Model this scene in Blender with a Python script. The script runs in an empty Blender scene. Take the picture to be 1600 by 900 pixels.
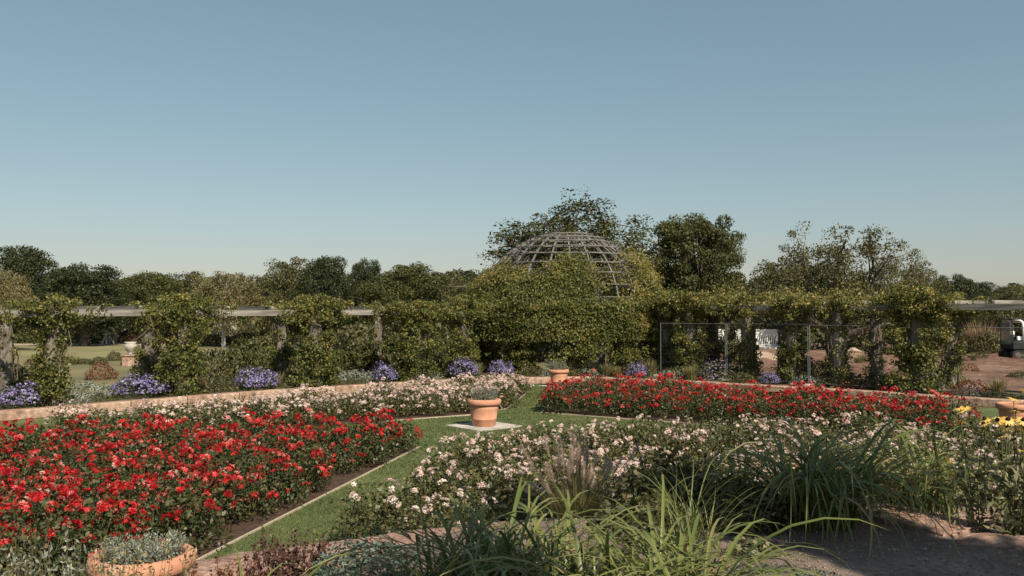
import bpy, math, random
import numpy as np
from mathutils import Vector, Matrix

# ------------------------------------------------------------------ camera, sky, sun, exposure
sc = bpy.context.scene
COL = sc.collection
F_PX, EYE, HORIZON = 1386.0, 2.57, 485.0
cam_d = bpy.data.cameras.new('camera'); cam = bpy.data.objects.new('camera', cam_d); COL.objects.link(cam)
cam_d.sensor_width = 36.0; cam_d.lens = 36.0 * F_PX / 1600.0
cam_d.clip_start = 0.05; cam_d.clip_end = 4000
cam.location = (0, 0, EYE)
cam.rotation_euler = (math.radians(90) + math.atan((HORIZON - 450) / F_PX), 0, 0)
sc.camera = cam

SUN = Vector((0.42, -0.72, 0.78)).normalized()
w = bpy.data.worlds.new('World'); sc.world = w; w.use_nodes = True
nt = w.node_tree; nt.nodes.clear()
sky = nt.nodes.new('ShaderNodeTexSky'); sky.sky_type = 'NISHITA'; sky.sun_disc = False
sky.sun_elevation = math.asin(SUN.z); sky.sun_rotation = math.atan2(SUN.x, SUN.y)
sky.altitude = 50; sky.air_density = 1.0; sky.dust_density = 0.75; sky.ozone_density = 1.0
hs = nt.nodes.new('ShaderNodeHueSaturation'); hs.inputs['Saturation'].default_value = 0.86; hs.inputs['Hue'].default_value = 0.48
bg = nt.nodes.new('ShaderNodeBackground'); bg.inputs['Strength'].default_value = 0.099
gm = nt.nodes.new('ShaderNodeGamma'); gm.inputs['Gamma'].default_value = 0.68
hs2 = nt.nodes.new('ShaderNodeHueSaturation'); hs2.inputs['Saturation'].default_value = 1.27; hs2.inputs['Hue'].default_value = 0.494
wo = nt.nodes.new('ShaderNodeOutputWorld')
nt.links.new(sky.outputs[0], hs.inputs['Color']); nt.links.new(hs.outputs[0], gm.inputs[0]); nt.links.new(gm.outputs[0], hs2.inputs['Color']); nt.links.new(hs2.outputs[0], bg.inputs['Color']); nt.links.new(bg.outputs[0], wo.inputs['Surface'])

sun_d = bpy.data.lights.new('sun', 'SUN'); sun_d.energy = 4.5; sun_d.angle = math.radians(0.53); sun_d.color = (1.0, 0.885, 0.71)
sun = bpy.data.objects.new('sun', sun_d); COL.objects.link(sun)
sun.rotation_euler = SUN.to_track_quat('Z', 'Y').to_euler()
sc.view_settings.view_transform = 'Standard'; sc.view_settings.look = 'None'
sc.view_settings.exposure = 0.62; sc.view_settings.gamma = 1.0

# ------------------------------------------------------------------ helpers
R = np.random.default_rng(7)
random.seed(7)

def at(px, py, D):
    return ((px - 800) / F_PX * D, D, EYE + (HORIZON - py) / F_PX * D)

def gx(px, D):
    return (px - 800) / F_PX * D

def mesh(name, V, F, mat=None, tint=None, smooth=False):
    V = np.asarray(V, dtype=np.float32).reshape(-1, 3)
    me = bpy.data.meshes.new(name)
    if isinstance(F, np.ndarray):
        k = F.shape[1]; n = F.shape[0]
        me.vertices.add(len(V)); me.vertices.foreach_set('co', V.ravel())
        me.loops.add(n * k); me.loops.foreach_set('vertex_index', F.astype(np.int32).ravel())
        me.polygons.add(n); me.polygons.foreach_set('loop_start', np.arange(0, n * k, k, dtype=np.int32))
        me.polygons.foreach_set('loop_total', np.full(n, k, dtype=np.int32))
        me.update(calc_edges=True)
    else:
        me.from_pydata([tuple(map(float, v)) for v in V], [], F); me.update()
    if tint is not None:
        a = me.attributes.new('tint', 'FLOAT', 'POINT'); a.data.foreach_set('value', np.asarray(tint, dtype=np.float32))
    if mat: me.materials.append(mat)
    if smooth: me.polygons.foreach_set('use_smooth', np.ones(len(me.polygons), dtype=bool))
    return me

def link(name, me, parent=None, loc=(0, 0, 0), rz=0.0, sc_=None, kind=None):
    o = bpy.data.objects.new(name, me); COL.objects.link(o)
    o.location = loc
    if rz: o.rotation_euler = (0, 0, rz)
    if sc_ is not None: o.scale = (sc_,) * 3 if not hasattr(sc_, '__len__') else sc_
    if parent: o.parent = parent
    if kind: o['kind'] = kind
    return o

def tag(o, label, cat, group=None):
    o['label'] = label; o['category'] = cat
    if group: o['group'] = group
    return o

def thing(name, label, cat, loc=(0, 0, 0), rz=0, group=None, s=None):
    return tag(link(name, None, None, loc, rz, s), label, cat, group)

class G:
    """gathers quads/tris as lists (faces as python lists)"""
    def __init__(s): s.V = []; s.F = []; s.T = []
    def add(s, V, F, t=None):
        o = len(s.V); s.V += [tuple(v) for v in V]; s.F += [[i + o for i in f] for f in F]
        s.T += [t if t is not None else 0.5] * len(V)
        return s
    def box(s, c, d, M=None, t=None, bev=0.0):
        x, y, z = d[0] / 2, d[1] / 2, d[2] / 2
        if bev <= 0:
            V = [(-x, -y, -z), (x, -y, -z), (x, y, -z), (-x, y, -z), (-x, -y, z), (x, -y, z), (x, y, z), (-x, y, z)]
            Fc = [[0, 3, 2, 1], [4, 5, 6, 7], [0, 1, 5, 4], [1, 2, 6, 5], [2, 3, 7, 6], [3, 0, 4, 7]]
        else:
            b = bev; V = []; Fc = []
            for (zz, k) in ((-z, b), (-z + b, 0), (z - b, 0), (z, b)):
                V += [(-x + k, -y + k, zz), (x - k, -y + k, zz), (x - k, y - k, zz), (-x + k, y - k, zz)]
            Fc = [[3, 2, 1, 0], [12, 13, 14, 15]]
            for i in range(3):
                for j in range(4):
                    Fc.append([i * 4 + j, i * 4 + (j + 1) % 4, i * 4 + 4 + (j + 1) % 4, i * 4 + 4 + j])
        V = [Vector(v) for v in V]
        if M is not None: V = [M @ v for v in V]
        V = [v + Vector(c) for v in V]
        return s.add(V, Fc, t)
    def tube(s, P, r, n=6, t=None, cap=True):
        P = [Vector(p) for p in P]; m = len(P)
        if not hasattr(r, '__len__'): r = [r] * m
        V = []; Fc = []
        for i, p in enumerate(P):
            d = (P[min(i + 1, m - 1)] - P[max(i - 1, 0)])
            d = d.normalized() if d.length > 1e-9 else Vector((0, 0, 1))
            u = d.cross(Vector((0.31, 0.95, 0.05))) if abs(d.y) < 0.9 else d.cross(Vector((1, 0, 0)))
            u.normalize(); v = d.cross(u)
            for k in range(n):
                a = 2 * math.pi * k / n
                V.append(p + (u * math.cos(a) + v * math.sin(a)) * r[i])
        for i in range(m - 1):
            for k in range(n):
                Fc.append([i * n + k, i * n + (k + 1) % n, (i + 1) * n + (k + 1) % n, (i + 1) * n + k])
        if cap:
            Fc.append(list(range(n))[::-1]); Fc.append([(m - 1) * n + k for k in range(n)])
        return s.add(V, Fc, t)
    def lathe(s, prof, n=32, c=(0, 0, 0), t=None, close=False):
        V = []; Fc = []
        for (r, z) in prof:
            for k in range(n):
                a = 2 * math.pi * k / n; V.append((c[0] + r * math.cos(a), c[1] + r * math.sin(a), c[2] + z))
        m = len(prof)
        for i in range(m - 1 if not close else m):
            j = (i + 1) % m
            for k in range(n):
                Fc.append([i * n + k, i * n + (k + 1) % n, j * n + (k + 1) % n, j * n + k])
        return s.add(V, Fc, t)
    def mesh(s, name, mat, smooth=False):
        return mesh(name, s.V, s.F, mat, s.T, smooth)

def nrm(a):
    return a / (np.linalg.norm(a, axis=-1, keepdims=True) + 1e-9)

def leafquads(P, size, bias=None, bw=0.6, aspect=0.62, fold=0.16, axis=None, aw=0.0):
    """N folded leaf quads at P; bias = preferred normal"""
    n = len(P)
    N = nrm(R.normal(size=(n, 3)))
    if bias is not None: N = nrm(N + bw * bias)
    A = R.normal(size=(n, 3))
    if axis is not None: A = nrm(A) + aw * axis
    A = nrm(A - (A * N).sum(1, keepdims=True) * N)
    B = np.cross(A, N)
    L = (np.broadcast_to(size, (n,)) * np.clip(R.lognormal(-.05, .3, n), .45, 1.55))[:, None]
    W = L * aspect
    V = np.stack([P - A * L * .5, P + B * W * .5 + N * L * fold, P + A * L * .5, P - B * W * .5 + N * L * fold], axis=1)
    Fc = np.arange(n * 4, dtype=np.int32).reshape(n, 4)
    return V.reshape(-1, 3), Fc

def leaf_mesh(name, P, size, mat, bias=None, tint=None, **k):
    V, Fc = leafquads(np.asarray(P, dtype=float), size, bias, **k)
    if tint is None: tint = R.uniform(0, 1, len(P))
    return mesh(name, V, Fc, mat, np.repeat(tint, 4))

def inpoly(x, y, poly):
    c = False; j = len(poly) - 1
    for i in range(len(poly)):
        xi, yi = poly[i]; xj, yj = poly[j]
        if (yi > y) != (yj > y) and x < (xj - xi) * (y - yi) / (yj - yi) + xi: c = not c
        j = i
    return c

def inpoly_np(X, Y, poly):
    c = np.zeros(len(X), bool); j = len(poly) - 1
    for i in range(len(poly)):
        xi, yi = poly[i]; xj, yj = poly[j]
        if yi != yj:
            c ^= ((yi > Y) != (yj > Y)) & (X < (xj - xi) * (Y - yi) / (yj - yi) + xi)
        j = i
    return c

def fnoise(P, f, seed=0):
    """cheap smooth noise in about -1..1 from summed sines"""
    r = np.random.default_rng(seed); o = 0
    for k in range(5):
        d = r.normal(size=P.shape[1]); d /= np.linalg.norm(d)
        o = o + np.sin((P @ d) * f * (1 + .45 * k) + r.uniform(0, 6.28)) / (1 + .35 * k)
    return o / 3.0

def smooth(a, b, x):
    t = np.clip((x - a) / (b - a), 0, 1); return t * t * (3 - 2 * t)

# ------------------------------------------------------------------ materials
def mat_base(name):
    m = bpy.data.materials.new(name); m.use_nodes = True; n = m.node_tree
    n.nodes.clear(); out = n.nodes.new('ShaderNodeOutputMaterial')
    b = n.nodes.new('ShaderNodeBsdfPrincipled'); n.links.new(b.outputs[0], out.inputs[0])
    return m, n, b, out

def ramp(n, stops):
    r = n.nodes.new('ShaderNodeValToRGB'); e = r.color_ramp.elements
    while len(e) < len(stops): e.new(0.5)
    for i, (p, c) in enumerate(stops):
        e[i].position = p; e[i].color = (*c, 1)
    return r

def m_leaf(name, cols, rough=0.5, trans=0.28, spec=0.35):
    m, n, b, out = mat_base(name)
    a = n.nodes.new('ShaderNodeAttribute'); a.attribute_name = 'tint'
    r = ramp(n, [(i / (len(cols) - 1), c) for i, c in enumerate(cols)])
    n.links.new(a.outputs['Fac'], r.inputs[0]); n.links.new(r.outputs[0], b.inputs['Base Color'])
    b.inputs['Roughness'].default_value = rough; b.inputs['Specular IOR Level'].default_value = spec
    if trans > 0:
        t = n.nodes.new('ShaderNodeBsdfTranslucent'); mx = n.nodes.new('ShaderNodeMixShader'); mx.inputs[0].default_value = trans
        n.links.new(r.outputs[0], t.inputs[0])
        n.links.new(b.outputs[0], mx.inputs[1]); n.links.new(t.outputs[0], mx.inputs[2]); n.links.new(mx.outputs[0], out.inputs[0])
    return m

def m_noise(name, cols, scale=6, rough=0.85, bump=0.3, bscale=40, detail=8, spec=0.25, dist=0.02, scale2=None, stretch=None):
    m, n, b, out = mat_base(name)
    tc = n.nodes.new('ShaderNodeTexCoord'); src = tc.outputs['Object']
    if stretch:
        mp = n.nodes.new('ShaderNodeMapping'); mp.inputs['Scale'].default_value = stretch
        n.links.new(src, mp.inputs[0]); src = mp.outputs[0]
    t = n.nodes.new('ShaderNodeTexNoise'); t.inputs['Scale'].default_value = scale; t.inputs['Detail'].default_value = detail
    t.inputs['Roughness'].default_value = 0.65
    n.links.new(src, t.inputs['Vector'])
    r = ramp(n, [(0.28 + 0.44 * i / (len(cols) - 1), c) for i, c in enumerate(cols)])
    n.links.new(t.outputs['Fac'], r.inputs[0])
    col = r.outputs[0]
    if scale2:
        t3 = n.nodes.new('ShaderNodeTexNoise'); t3.inputs['Scale'].default_value = scale2; t3.inputs['Detail'].default_value = 4
        n.links.new(src, t3.inputs['Vector'])
        r3 = ramp(n, [(0.3, (.62, .62, .62)), (0.7, (1.25, 1.25, 1.25))])
        n.links.new(t3.outputs['Fac'], r3.inputs[0])
        mu = n.nodes.new('ShaderNodeMix'); mu.data_type = 'RGBA'; mu.blend_type = 'MULTIPLY'; mu.inputs[0].default_value = 1
        n.links.new(col, mu.inputs[6]); n.links.new(r3.outputs[0], mu.inputs[7]); col = mu.outputs[2]
    n.links.new(col, b.inputs['Base Color'])
    b.inputs['Roughness'].default_value = rough; b.inputs['Specular IOR Level'].default_value = spec
    if bump:
        t2 = n.nodes.new('ShaderNodeTexNoise'); t2.inputs['Scale'].default_value = bscale; t2.inputs['Detail'].default_value = 8
        n.links.new(src, t2.inputs['Vector'])
        bp = n.nodes.new('ShaderNodeBump'); bp.inputs['Strength'].default_value = bump; bp.inputs['Distance'].default_value = dist
        n.links.new(t2.outputs['Fac'], bp.inputs['Height']); n.links.new(bp.outputs[0], b.inputs['Normal'])
    return m

def m_plain(name, c, rough=0.5, metal=0.0, spec=0.5):
    m, n, b, out = mat_base(name)
    b.inputs['Base Color'].default_value = (*c, 1); b.inputs['Roughness'].default_value = rough
    b.inputs['Metallic'].default_value = metal; b.inputs['Specular IOR Level'].default_value = spec
    return m

M = {}
M['lawn'] = m_noise('lawn', [(.066, .088, .029), (.094, .122, .043), (.135, .152, .058)], scale=3.5, bump=.6, bscale=120, scale2=.6)
M['blade'] = m_leaf('lawn_blade', [(.06, .086, .024), (.105, .132, .042), (.175, .185, .08)], rough=.6, trans=.2)
M['meadow'] = m_noise('meadow', [(.115, .11, .052), (.175, .16, .08), (.235, .20, .11)], scale=.25, bump=.5, bscale=6, scale2=.05)
M['soil'] = m_noise('soil', [(.035, .022, .016), (.075, .045, .032), (.12, .078, .055)], scale=9, bump=.9, bscale=30, dist=.05)
M['bedsoil'] = m_noise('bed_soil', [(.05, .045, .022), (.09, .075, .04), (.15, .12, .07)], scale=3, bump=.9, bscale=20, dist=.05)
M['earth'] = m_noise('bare_earth', [(.095, .052, .036), (.165, .096, .066), (.27, .185, .14)], scale=.35, bump=.9, bscale=4, dist=.15, scale2=1.5)
M['sand'] = m_noise('sand', [(.26, .19, .14), (.36, .28, .21), (.44, .36, .28)], scale=3, bump=.8, bscale=12, dist=.08)
M['gravel'] = m_noise('gravel', [(.15, .11, .092), (.24, .18, .15), (.35, .275, .235)], scale=24, bump=1.0, bscale=90, dist=.03, scale2=2.2)
M['pebble'] = m_leaf('pebble', [(.13, .10, .085), (.23, .175, .145), (.36, .295, .25)], rough=.8, trans=0)
M['path'] = m_noise('pale_gravel', [(.30, .25, .19), (.42, .36, .28)], scale=8, bump=.5, bscale=60)
M['sandstone'] = m_noise('sandstone', [(.25, .155, .112), (.36, .24, .178), (.46, .335, .26)], scale=2.2, bump=.5, bscale=35, dist=.03, scale2=9)
M['sandstone2'] = m_noise('sandstone_rough', [(.20, .115, .088), (.30, .185, .145), (.42, .30, .245)], scale=4, bump=.9, bscale=14, dist=.06, scale2=14)
M['slab'] = m_noise('paving_slab', [(.36, .34, .30), (.50, .47, .42)], scale=12, bump=.4, bscale=80, scale2=2)
M['edging'] = m_noise('edging_strip', [(.30, .25, .19), (.46, .40, .31)], scale=5, bump=.3)
M['terracotta'] = m_noise('terracotta', [(.43, .195, .118), (.48, .24, .152), (.54, .31, .215)], scale=4.5, bump=.12, bscale=60, rough=.8)
M['wood'] = m_noise('weathered_wood', [(.12, .11, .10), (.22, .205, .185), (.33, .31, .28)], scale=3, bump=.7, bscale=18, stretch=(5, 5, .35), rough=.8, scale2=1.5)
M['domewood'] = m_noise('grey_batten', [(.095, .088, .08), (.155, .147, .137), (.23, .22, .205)], scale=4, bump=.4, bscale=30, rough=.75)
M['pillar'] = m_noise('pillar_stone', [(.10, .085, .068), (.19, .165, .135), (.30, .27, .23)], scale=5, bump=1.0, bscale=12, dist=.08, scale2=2)
M['bark'] = m_noise('bark', [(.055, .045, .035), (.11, .09, .07), (.19, .165, .135)], scale=6, bump=1, bscale=18, dist=.05, stretch=(1, 1, .25))
M['palebark'] = m_noise('pale_bark', [(.16, .14, .12), (.32, .30, .27), (.46, .44, .40)], scale=5, bump=.6, bscale=18)
M['green_stem'] = m_noise('green_stem', [(.08, .10, .035), (.14, .15, .06)], scale=8, bump=.2)
M['stem'] = m_noise('stem', [(.06, .055, .025), (.12, .10, .05)], scale=8, bump=.3)
M['rose_leaf'] = m_leaf('rose_leaf', [(.022, .038, .012), (.042, .062, .02), (.075, .085, .032), (.13, .10, .05)], rough=.42, trans=.2)
M['white_rose_leaf'] = m_leaf('white_rose_leaf', [(.03, .045, .014), (.065, .08, .025), (.11, .11, .04), (.17, .13, .065)], rough=.45, trans=.2)
M['red_petal'] = m_leaf('red_petal', [(.25, .006, .010), (.48, .012, .017), (.62, .032, .03), (.66, .15, .14), (.71, .38, .34)], rough=.55, trans=.25, spec=.2)
M['white_petal'] = m_leaf('white_petal', [(.62, .36, .32), (.70, .51, .46), (.75, .62, .56), (.79, .71, .65)], rough=.6, trans=.25, spec=.2)
M['aster_petal'] = m_leaf('aster_petal', [(.11, .082, .225), (.185, .148, .35), (.29, .25, .46), (.44, .41, .55)], rough=.6, trans=.25, spec=.2)
M['aster_leaf'] = m_leaf('aster_leaf', [(.018, .03, .012), (.04, .055, .02), (.07, .08, .03)], trans=.15)
M['vine'] = m_leaf('vine_leaf', [(.05, .068, .018), (.105, .124, .032), (.175, .178, .05), (.27, .23, .068), (.36, .24, .08)], rough=.5, trans=.36)
M['tree_dark'] = m_leaf('tree_leaf_dark', [(.018, .028, .010), (.036, .048, .016), (.064, .072, .024)], trans=.2, rough=.55)
M['tree_mid'] = m_leaf('tree_leaf_mid', [(.035, .046, .013), (.07, .078, .022), (.11, .108, .035)], trans=.22, rough=.55)
M['tree_olive'] = m_leaf('tree_leaf_olive', [(.06, .062, .024), (.10, .10, .038), (.16, .14, .06)], trans=.25, rough=.55)
M['tree_pale'] = m_leaf('tree_leaf_pale', [(.11, .105, .042), (.20, .175, .075), (.30, .25, .12)], trans=.3, rough=.55)
M['wood_far'] = m_leaf('far_wood_leaf', [(.03, .04, .025), (.05, .058, .032), (.075, .078, .042)], trans=.1, rough=.7)
M['shrub'] = m_leaf('shrub_leaf', [(.025, .035, .012), (.06, .068, .024), (.11, .105, .04), (.17, .14, .07)], trans=.22)
M['rust'] = m_leaf('rust_leaf', [(.10, .04, .025), (.19, .08, .045), (.26, .15, .07)], trans=.25)
M['silver'] = m_leaf('silver_leaf', [(.13, .15, .115), (.22, .245, .195), (.34, .36, .305)], trans=.15, rough=.7)
M['daylily'] = m_leaf('daylily_leaf', [(.07, .10, .024), (.13, .16, .042), (.21, .22, .075), (.31, .27, .12)], trans=.3, rough=.42, spec=.45)
M['coneleaf'] = m_leaf('coneflower_leaf', [(.06, .075, .03), (.11, .125, .055), (.19, .19, .10), (.28, .25, .15)], trans=.25)
M['daylily_dry'] = m_leaf('dry_leaf', [(.22, .15, .07), (.34, .25, .13)], trans=.2, rough=.6)
M['grass'] = m_leaf('tall_grass', [(.075, .095, .03), (.15, .15, .055), (.26, .21, .10), (.36, .28, .15)], trans=.25)
M['plume'] = m_leaf('grass_plume', [(.42, .32, .24), (.56, .44, .35), (.68, .57, .47)], trans=.4, rough=.7)
M['dry'] = m_leaf('dry_grass', [(.16, .11, .06), (.28, .20, .12), (.40, .30, .19)], trans=.25)
M['yellow'] = m_leaf('yellow_petal', [(.66, .40, .07), (.76, .52, .14), (.80, .60, .24)], trans=.25, rough=.6)
M['orange'] = m_leaf('orange_petal', [(.55, .20, .012), (.68, .32, .02), (.74, .42, .05)], trans=.25, rough=.6)
M['disc'] = m_noise('flower_disc', [(.02, .012, .008), (.05, .03, .018)], scale=60)
M['celosia'] = m_leaf('crimson_plume', [(.09, .012, .02), (.20, .02, .04), (.32, .06, .07)], trans=.2)
M['purple_leaf'] = m_leaf('purple_leaf', [(.045, .03, .022), (.09, .04, .035), (.16, .075, .055)], trans=.15)
M['sedum'] = m_leaf('bluegreen_leaf', [(.04, .07, .055), (.08, .12, .095), (.14, .19, .15)], trans=.1)
M['galv'] = m_plain('galvanised_steel', (.17, .185, .19), .55, .4)
M['white_paint'] = m_noise('white_paint', [(.70, .70, .67), (.80, .80, .77)], scale=4, bump=.05, rough=.5)
M['cab_white'] = m_noise('cab_paint', [(.70, .73, .73), (.78, .80, .80)], scale=3, bump=.03, rough=.4)
M['cab_dark'] = m_noise('cab_dark', [(.012, .014, .014), (.03, .034, .034)], scale=5, bump=.1, rough=.5)
M['steel_dark'] = m_noise('track_steel', [(.05, .047, .043), (.14, .12, .10)], scale=9, bump=.4, rough=.6)
M['glass'] = None
m, n, b, out = mat_base('cab_glass'); b.inputs['Base Color'].default_value = (.55, .62, .60, 1); b.inputs['Roughness'].default_value = .05
b.inputs['Transmission Weight'].default_value = .85; b.inputs['IOR'].default_value = 1.1; t_ = n.nodes.new('ShaderNodeBsdfTransparent'); mx_ = n.nodes.new('ShaderNodeMixShader'); mx_.inputs[0].default_value = .14
b.inputs['Transmission Weight'].default_value = 0; n.links.new(t_.outputs[0], mx_.inputs[1]); n.links.new(b.outputs[0], mx_.inputs[2]); n.links.new(mx_.outputs[0], out.inputs[0])
M['glass'] = m

# ------------------------------------------------------------------ the setting
def poly_sheet(name, pts, z, mat, kind='structure'):
    me = mesh(name, [(x, y, z) for x, y in pts], [list(range(len(pts)))], mat)
    return link(name, me, kind=kind)

ZB = 0.20          # level of the land behind the low wall
WALL = [(-19, 12.6), (-12.0, 20.7), (-6.8, 26.4), (-3.0, 29.6), (0.2, 31.2), (2.8, 31.4), (6.3, 29.3), (12.2, 24.2), (19, 18.0), (27, 11.5)]
poly_sheet('ground', [(-1800, -400), (1800, -400), (1800, 2400), (-1800, 2400)], -0.06, M['meadow'])
poly_sheet('lawn', WALL[::-1] + [(-19, 3), (27, 3)], 0.0, M['lawn'])
poly_sheet('land', WALL + [(200, -60), (1700, 200), (1500, 2200), (-1500, 2200), (-1700, 200), (-200, -60)], ZB - .03, M['meadow'])

# soil bed between the low wall and the pergola
def offset(pts, d):
    out_ = []
    for i, p in enumerate(pts):
        a = Vector(pts[max(i - 1, 0)]); b_ = Vector(pts[min(i + 1, len(pts) - 1)])
        t = (b_ - a).normalized(); nn = Vector((-t.y, t.x))
        q = Vector(p) + nn * d; out_.append((q.x, q.y))
    return out_
W_IN = offset(WALL, 0.0); W_OUT = offset(WALL, 3.6)
poly_sheet('border', W_IN + W_OUT[::-1], ZB - .012, M['bedsoil'])

# bare earth of the building site, uneven
xs = np.linspace(5, 40, 90); ys = np.linspace(26, 66, 90)
X, Y = np.meshgrid(xs, ys); PP = np.stack([X.ravel(), Y.ravel()], 1)
edge = smooth(0, 3, X - 5.5) * smooth(0, 4, 66 - Y)
front = smooth(1.5, 4.5, (X * .72 + Y * .80) - 31.0)
Z = ZB - .05 + .05 * edge + front * edge * (.10 + .10 * fnoise(PP, .8, 3).reshape(X.shape) + .05 * fnoise(PP, 3, 4).reshape(X.shape))
Z += front * (.55 * np.exp(-(((X - 11.5) / 2.6) ** 2 + ((Y - 41) / 2.2) ** 2)) + .35 * np.exp(-(((X - 15.5) / 2.5) ** 2 + ((Y - 43) / 2) ** 2)))
idx = np.arange(90 * 90).reshape(90, 90)
Fq = np.stack([idx[:-1, :-1].ravel(), idx[:-1, 1:].ravel(), idx[1:, 1:].ravel(), idx[1:, :-1].ravel()], 1)
link('bare_earth', mesh('bare_earth', np.stack([X.ravel(), Y.ravel(), Z.ravel()], 1), Fq, M['earth'], smooth=True), kind='structure')
poly_sheet('gravel_path', [(-60, 60.4), (-16, 61.5), (-16, 63.4), (-60, 62.6)], ZB - .02, M['path'])

# foreground terrace (the camera stands on it)
def zt(x, y):
    x = np.asarray(x, float); y = np.asarray(y, float)
    hi = .16 + .77 * smooth(-3.4, -0.2, x)
    wl = np.interp(x, [-3, -1.4, -.5, 1.5, 3, 12], [7.2, 8.0, 8.6, 9.2, 9.4, 9.4])
    lo = np.minimum(hi, .36)
    k = smooth(-2.0, -.2, y - wl)
    hi = hi - .26 * smooth(3.35, 3.8, x) * smooth(6.25, 6.6, y)
    return hi * (1 - k) + lo * k + .012 * np.sin(x * 3.1 + y) + .012 * np.sin(y * 4.3 - x * 2)
xs = np.linspace(-13, 16, 150); ys = np.linspace(-12, 9.6, 130)
X, Y = np.meshgrid(xs, ys); Z = zt(X, Y)
wl = np.interp(X, [-13, -3, -1.4, -.5, 1.5, 3, 12], [6.6, 7.2, 8.0, 8.6, 9.2, 9.4, 9.4])
Z = np.where(Y > wl + .12, -.03, Z)
idx = np.arange(150 * 130).reshape(130, 150)
Fq = np.stack([idx[:-1, :-1].ravel(), idx[:-1, 1:].ravel(), idx[1:, 1:].ravel(), idx[1:, :-1].ravel()], 1)
link('terrace_path', mesh('terrace', np.stack([X.ravel(), Y.ravel(), Z.ravel()], 1), Fq, M['gravel'], smooth=True), kind='structure')

# loose stones on the terrace
def pebbles(name, n, x0, x1, y0, y1, s0, s1):
    x = R.uniform(x0, x1, n); y = R.uniform(y0, y1, n); s = s0 + (s1 - s0) * R.uniform(0, 1, n) ** 4
    keep = fnoise(np.stack([x, y], 1), 2.0, 5) + R.normal(0, .4, n) > -.15
    x, y, s = x[keep], y[keep], s[keep]; n = len(x); z = zt(x, y) + s * .15
    O = np.array([(1, 0, 0), (0, 1, 0), (-1, 0, 0), (0, -1, 0), (0, 0, .7), (0, 0, -.7)], float)
    jit = R.uniform(.6, 1.25, (n, 6, 1)); rot = R.uniform(0, 6.28, n)
    c, s_ = np.cos(rot), np.sin(rot)
    V = O[None] * jit * s[:, None, None]
    Vx = V[..., 0] * c[:, None] - V[..., 1] * s_[:, None]; Vy = V[..., 0] * s_[:, None] + V[..., 1] * c[:, None]
    V = np.stack([Vx + x[:, None], Vy + y[:, None], V[..., 2] + z[:, None]], -1)
    T = np.array([(0, 1, 4), (1, 2, 4), (2, 3, 4), (3, 0, 4), (1, 0, 5), (2, 1, 5), (3, 2, 5), (0, 3, 5)])
    Fc = (T[None] + 6 * np.arange(n)[:, None, None]).reshape(-1, 3)
    o = link(name, mesh(name, V.reshape(-1, 3), Fc, M['pebble'], np.repeat(R.uniform(0, 1, n), 6)), kind='stuff')
    o['label'] = 'loose pale gravel scattered over the shaded terrace'; o['category'] = 'gravel'
pebbles('gravel', 15000, .3, 5.2, 4.0, 8.2, .004, .017)

# ------------------------------------------------------------------ low sandstone wall of long blocks
def walk(pts, step):
    P = [Vector(p) for p in pts]; outp = []; i = 0
    for a, b_ in zip(P[:-1], P[1:]):
        L = (b_ - a).length; k = max(1, round(L / step))
        for j in range(k): outp.append((a.lerp(b_, j / k), a.lerp(b_, (j + 1) / k)))
    return outp
gw = thing('garden_wall', 'low pink sandstone block wall curving behind the rose beds', 'wall', (0, 0, 0))
for a, b_ in walk(WALL, 1.55):
    d = b_ - a; L = d.length; ang = math.atan2(d.y, d.x); c = (a + b_) / 2
    hgt = .238 + random.uniform(-.008, .008)
    g = G().box((0, 0, 0), (L - .028, .36, hgt), bev=.018)
    o = link('block', g.mesh('block', M['sandstone']), gw, (c.x, c.y, hgt / 2 - .005), ang + random.uniform(-.006, .006))

# rough sandstone edge of the terrace
tw = thing('terrace_wall', 'rough flat sandstone slabs edging the terrace below the pale roses', 'wall')
def rough_block(L, Wd, H, seed, nx=7, ny=5):
    r = np.random.default_rng(seed); V = []; Fc = []
    g = G()
    # grid top with worn, wavy outline, straight-down skirt
    top = np.zeros((ny, nx, 3))
    for j in range(ny):
        for i in range(nx):
            u = i / (nx - 1) - .5; v = j / (ny - 1) - .5
            e = max(abs(u), abs(v)) * 2
            top[j, i] = (u * L + r.normal(0, .012), v * Wd + r.normal(0, .016), H - (.03 if e > .99 else 0) + r.normal(0, .007))
    V = [tuple(p) for p in top.reshape(-1, 3)]
    for j in range(ny - 1):
        for i in range(nx - 1):
            k = j * nx + i; Fc.append([k, k + 1, k + nx + 1, k + nx])
    ring = [i for i in range(nx)] + [j * nx + nx - 1 for j in range(1, ny)] + [(ny - 1) * nx + i for i in range(nx - 2, -1, -1)] + [j * nx for j in range(ny - 2, 0, -1)]
    base = len(V)
    for k in ring: V.append((V[k][0] * 1.02, V[k][1] * 1.02, H * .5 + r.normal(0, .01)))
    b2 = len(V)
    for k in ring: V.append((V[k][0], V[k][1], 0))
    m_ = len(ring)
    for q in range(m_):
        q2 = (q + 1) % m_
        Fc.append([ring[q], base + q, base + q2, ring[q2]]); Fc.append([base + q, b2 + q, b2 + q2, base + q2])
    return V, Fc
TW = [(-2.9, 7.3), (-1.95, 7.85), (-.95, 8.45), (.3, 8.95), (1.6, 9.3), (3, 9.45), (4.6, 9.5), (6.2, 9.5), (8, 9.5), (10, 9.5)]
for i, (a, b_) in enumerate(zip(TW[:-1], TW[1:])):
    a = Vector(a); b_ = Vector(b_); d = b_ - a; c = (a + b_) / 2
    V, Fc = rough_block(d.length - .02, .62, .44, 40 + i)
    link('slab', mesh('slab', V, Fc, M['sandstone2']), tw, (c.x, c.y, 0), math.atan2(d.y, d.x))
def loose_block(label, c, L, Wd, H, ang, seed):
    V, Fc = rough_block(L, Wd, H, seed, 8, 5)
    o = link('stone_block', mesh('stone_block', V, Fc, M['sandstone2']), None, c, ang); tag(o, label, 'stone block')
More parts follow.
